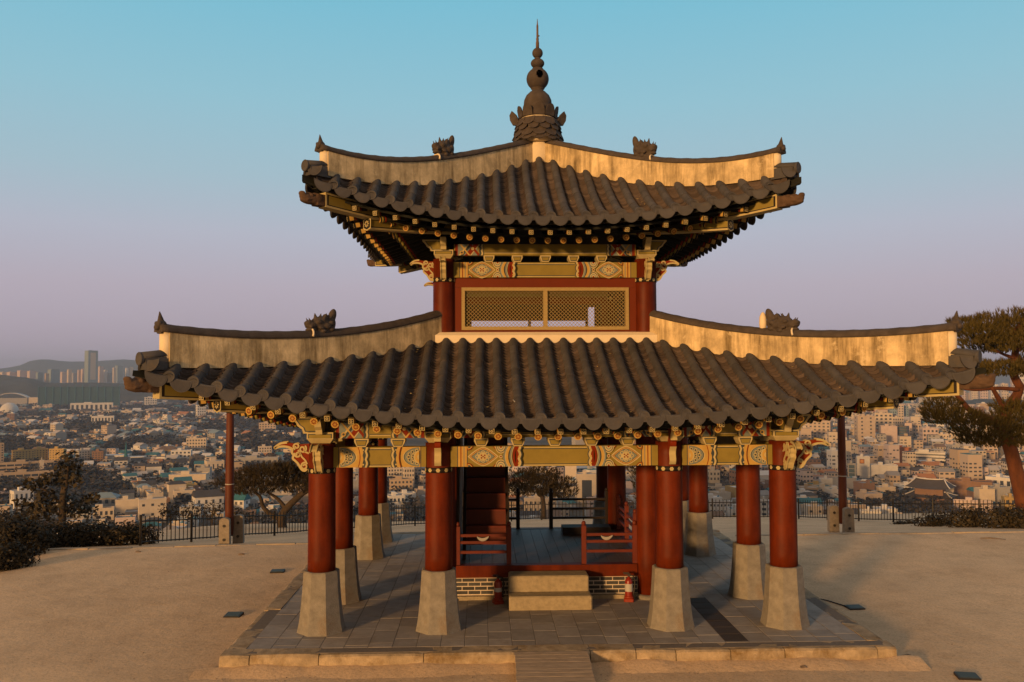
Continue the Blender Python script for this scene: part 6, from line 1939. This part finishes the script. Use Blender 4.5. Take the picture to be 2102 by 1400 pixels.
for (_, x, y, px, py, dz, rot, cell) in mass:
    far_s = cell / 15.5
    w, dp = hr.uniform(.5, .92) * cell, hr.uniform(.5, .85) * cell
    h = hr.choice([3.5, 5, 6.5, 7, 9, 10, 13]) * (1 + .25 * (far_s - 1))
    if px < 660: h *= .68
    if px > 1000 and hr.random() < .22: h *= hr.uniform(1.5, 2.6)
    elif hr.random() < .05: h *= 2.0
    bz = ground_z(x, y) - 2
    T = Matrix.Translation((x, y, bz)) @ Matrix.Rotation(rot, 4, 'Z')
    ms.box(-w / 2, w / 2, -dp / 2, dp / 2, 0, h + 2, 0, T)
    if hr.random() < .66:
        ms.box(-w / 2 + .3, w / 2 - .3, -dp / 2 + .3, dp / 2 - .3, h + 2.004, h + 2.4, 1, T)
        if hr.random() < .6:
            qx = hr.uniform(-.25, .25) * w; ms.box(qx - w * .15, qx + w * .15, -dp * .15, dp * .2, h + 2.41, h + 4.8, 0, T)
    else:
        e = .5; rh = dp * .26; z = h + 2.01
        A_ = [T @ Vector(p) for p in ((-w / 2 - e, -dp / 2 - e, z), (w / 2 + e, -dp / 2 - e, z), (w / 2 + e, dp / 2 + e, z), (-w / 2 - e, dp / 2 + e, z), (-w / 2 - e, 0, z + rh), (w / 2 + e, 0, z + rh))]
        n = len(ms.v); ms.v += [tuple(p) for p in A_]
        for q in ((0, 1, 5, 4), (2, 3, 4, 5), (1, 2, 5), (3, 0, 4)): ms.f.append(tuple(n + k for k in q)); ms.m.append(1); ms.sm.append(False)
    nfl = max(1, int(h / 3.2))
    for fl in range(min(nfl, 6)):
        z0 = 2 + (fl + .45) * h / nfl; z1 = z0 + 1.3
        for q in range(3):
            if hr.random() < .25: continue
            a = -w / 2 + w * (q + .2) / 3; b = a + w * .2
            ms.face([T @ Vector(p) for p in ((a, -dp / 2 - .06, z0), (b, -dp / 2 - .06, z0), (b, -dp / 2 - .06, z1), (a, -dp / 2 - .06, z1))], 2)
            s_ = -w / 2 - .06
            a = -dp / 2 + dp * (q + .2) / 3; b = a + dp * .2
            ms.face([T @ Vector(p) for p in ((s_, b, z0), (s_, a, z0), (s_, a, z1), (s_, b, z1))], 2)
o = ms.obj('distant_houses', [M_MASSW, M_MASSR, M_WIN]); tag(o, 'mass of small pale houses filling the distant city', 'houses', kind='stuff')
# trees between the houses
M_CTREE = leaf_mat('city_foliage', (.030, .025, .016), (.05, .040, .024), (.08, .06, .035))
ct = MB(); tr_ = random.Random(5)
def clump(x, y, r, hgt, q):
    z = ground_z(x, y)
    for i in range(q):
        while True:
            v = Vector((tr_.uniform(-1, 1), tr_.uniform(-1, 1), tr_.uniform(-.6, 1)))
            if v.length < 1: break
        p = Vector((x + v.x * r, y + v.y * r, z + hgt * .55 + v.z * hgt * .5))
        a = Vector((tr_.uniform(-1, 1), tr_.uniform(-1, 1), tr_.uniform(-.4, .4))).normalized(); b = a.cross(Vector((tr_.uniform(-1, 1), tr_.uniform(-1, 1), 1))).normalized()
        s = r * tr_.uniform(.28, .5)
        ct.face([p - a * s, p - b * s * .7, p + a * s, p + b * s * .7], 0)
for (_, x, y, px, py, dz, rot, cell) in greens:
    k = cell / 15.5
    for _i in range(2 if tr_.random() < .8 else 1): clump(x + tr_.uniform(-6, 6) * k, y + tr_.uniform(-6, 6) * k, tr_.uniform(3.5, 6) * k, tr_.uniform(6, 10) * k ** .5, 26 if dz < 1200 else 16)
for (_, x, y, px, py, dz, rot, cell) in houses:
    if tr_.random() < (.6 if px < 640 else .25): clump(x + cell * .5 * tr_.choice((-1, 1)), y - cell * .5, tr_.uniform(2, 3.6) * cell / 15.5, tr_.uniform(5, 8), 16)
# wooded patch right of the left pole
for i in range(130):
    p, dd = ground_hit(tr_.uniform(490, 600), tr_.uniform(890, 925)); clump(p.x, p.y, tr_.uniform(5, 9), tr_.uniform(9, 13), 26)
for i in range(60):
    p, dd = ground_hit(tr_.uniform(1760, 1960), tr_.uniform(1016, 1050)); clump(p.x, p.y, tr_.uniform(4, 6), tr_.uniform(7, 10), 30)
for i in range(160):
    p, dd = ground_hit(tr_.uniform(140, 420), tr_.uniform(985, 1010)); clump(p.x, p.y, tr_.uniform(3, 5), tr_.uniform(5, 8), 26)
o = ct.obj('city_trees', M_CTREE); tag(o, 'dark brown trees between the houses of the city', 'trees', kind='stuff')

# ================================================================== evening haze
hz = MB(); hz.box(-9000, 9000, -400, 9500, -125, 190)
hm = bpy.data.materials.new('haze'); hm.use_nodes = True
nt = hm.node_tree
for n in list(nt.nodes): nt.nodes.remove(n)
ho = nt.nodes.new('ShaderNodeOutputMaterial'); hv = nt.nodes.new('ShaderNodeVolumePrincipled')
hv.inputs['Color'].default_value = (.44, .60, .93, 1); hv.inputs['Density'].default_value = .00012; hv.inputs['Anisotropy'].default_value = .0
nt.links.new(hv.outputs[0], ho.inputs['Volume'])
o = hz.obj('haze', hm); o['kind'] = 'stuff'; o['label'] = 'thin evening haze over the distant city'; o['category'] = 'haze'
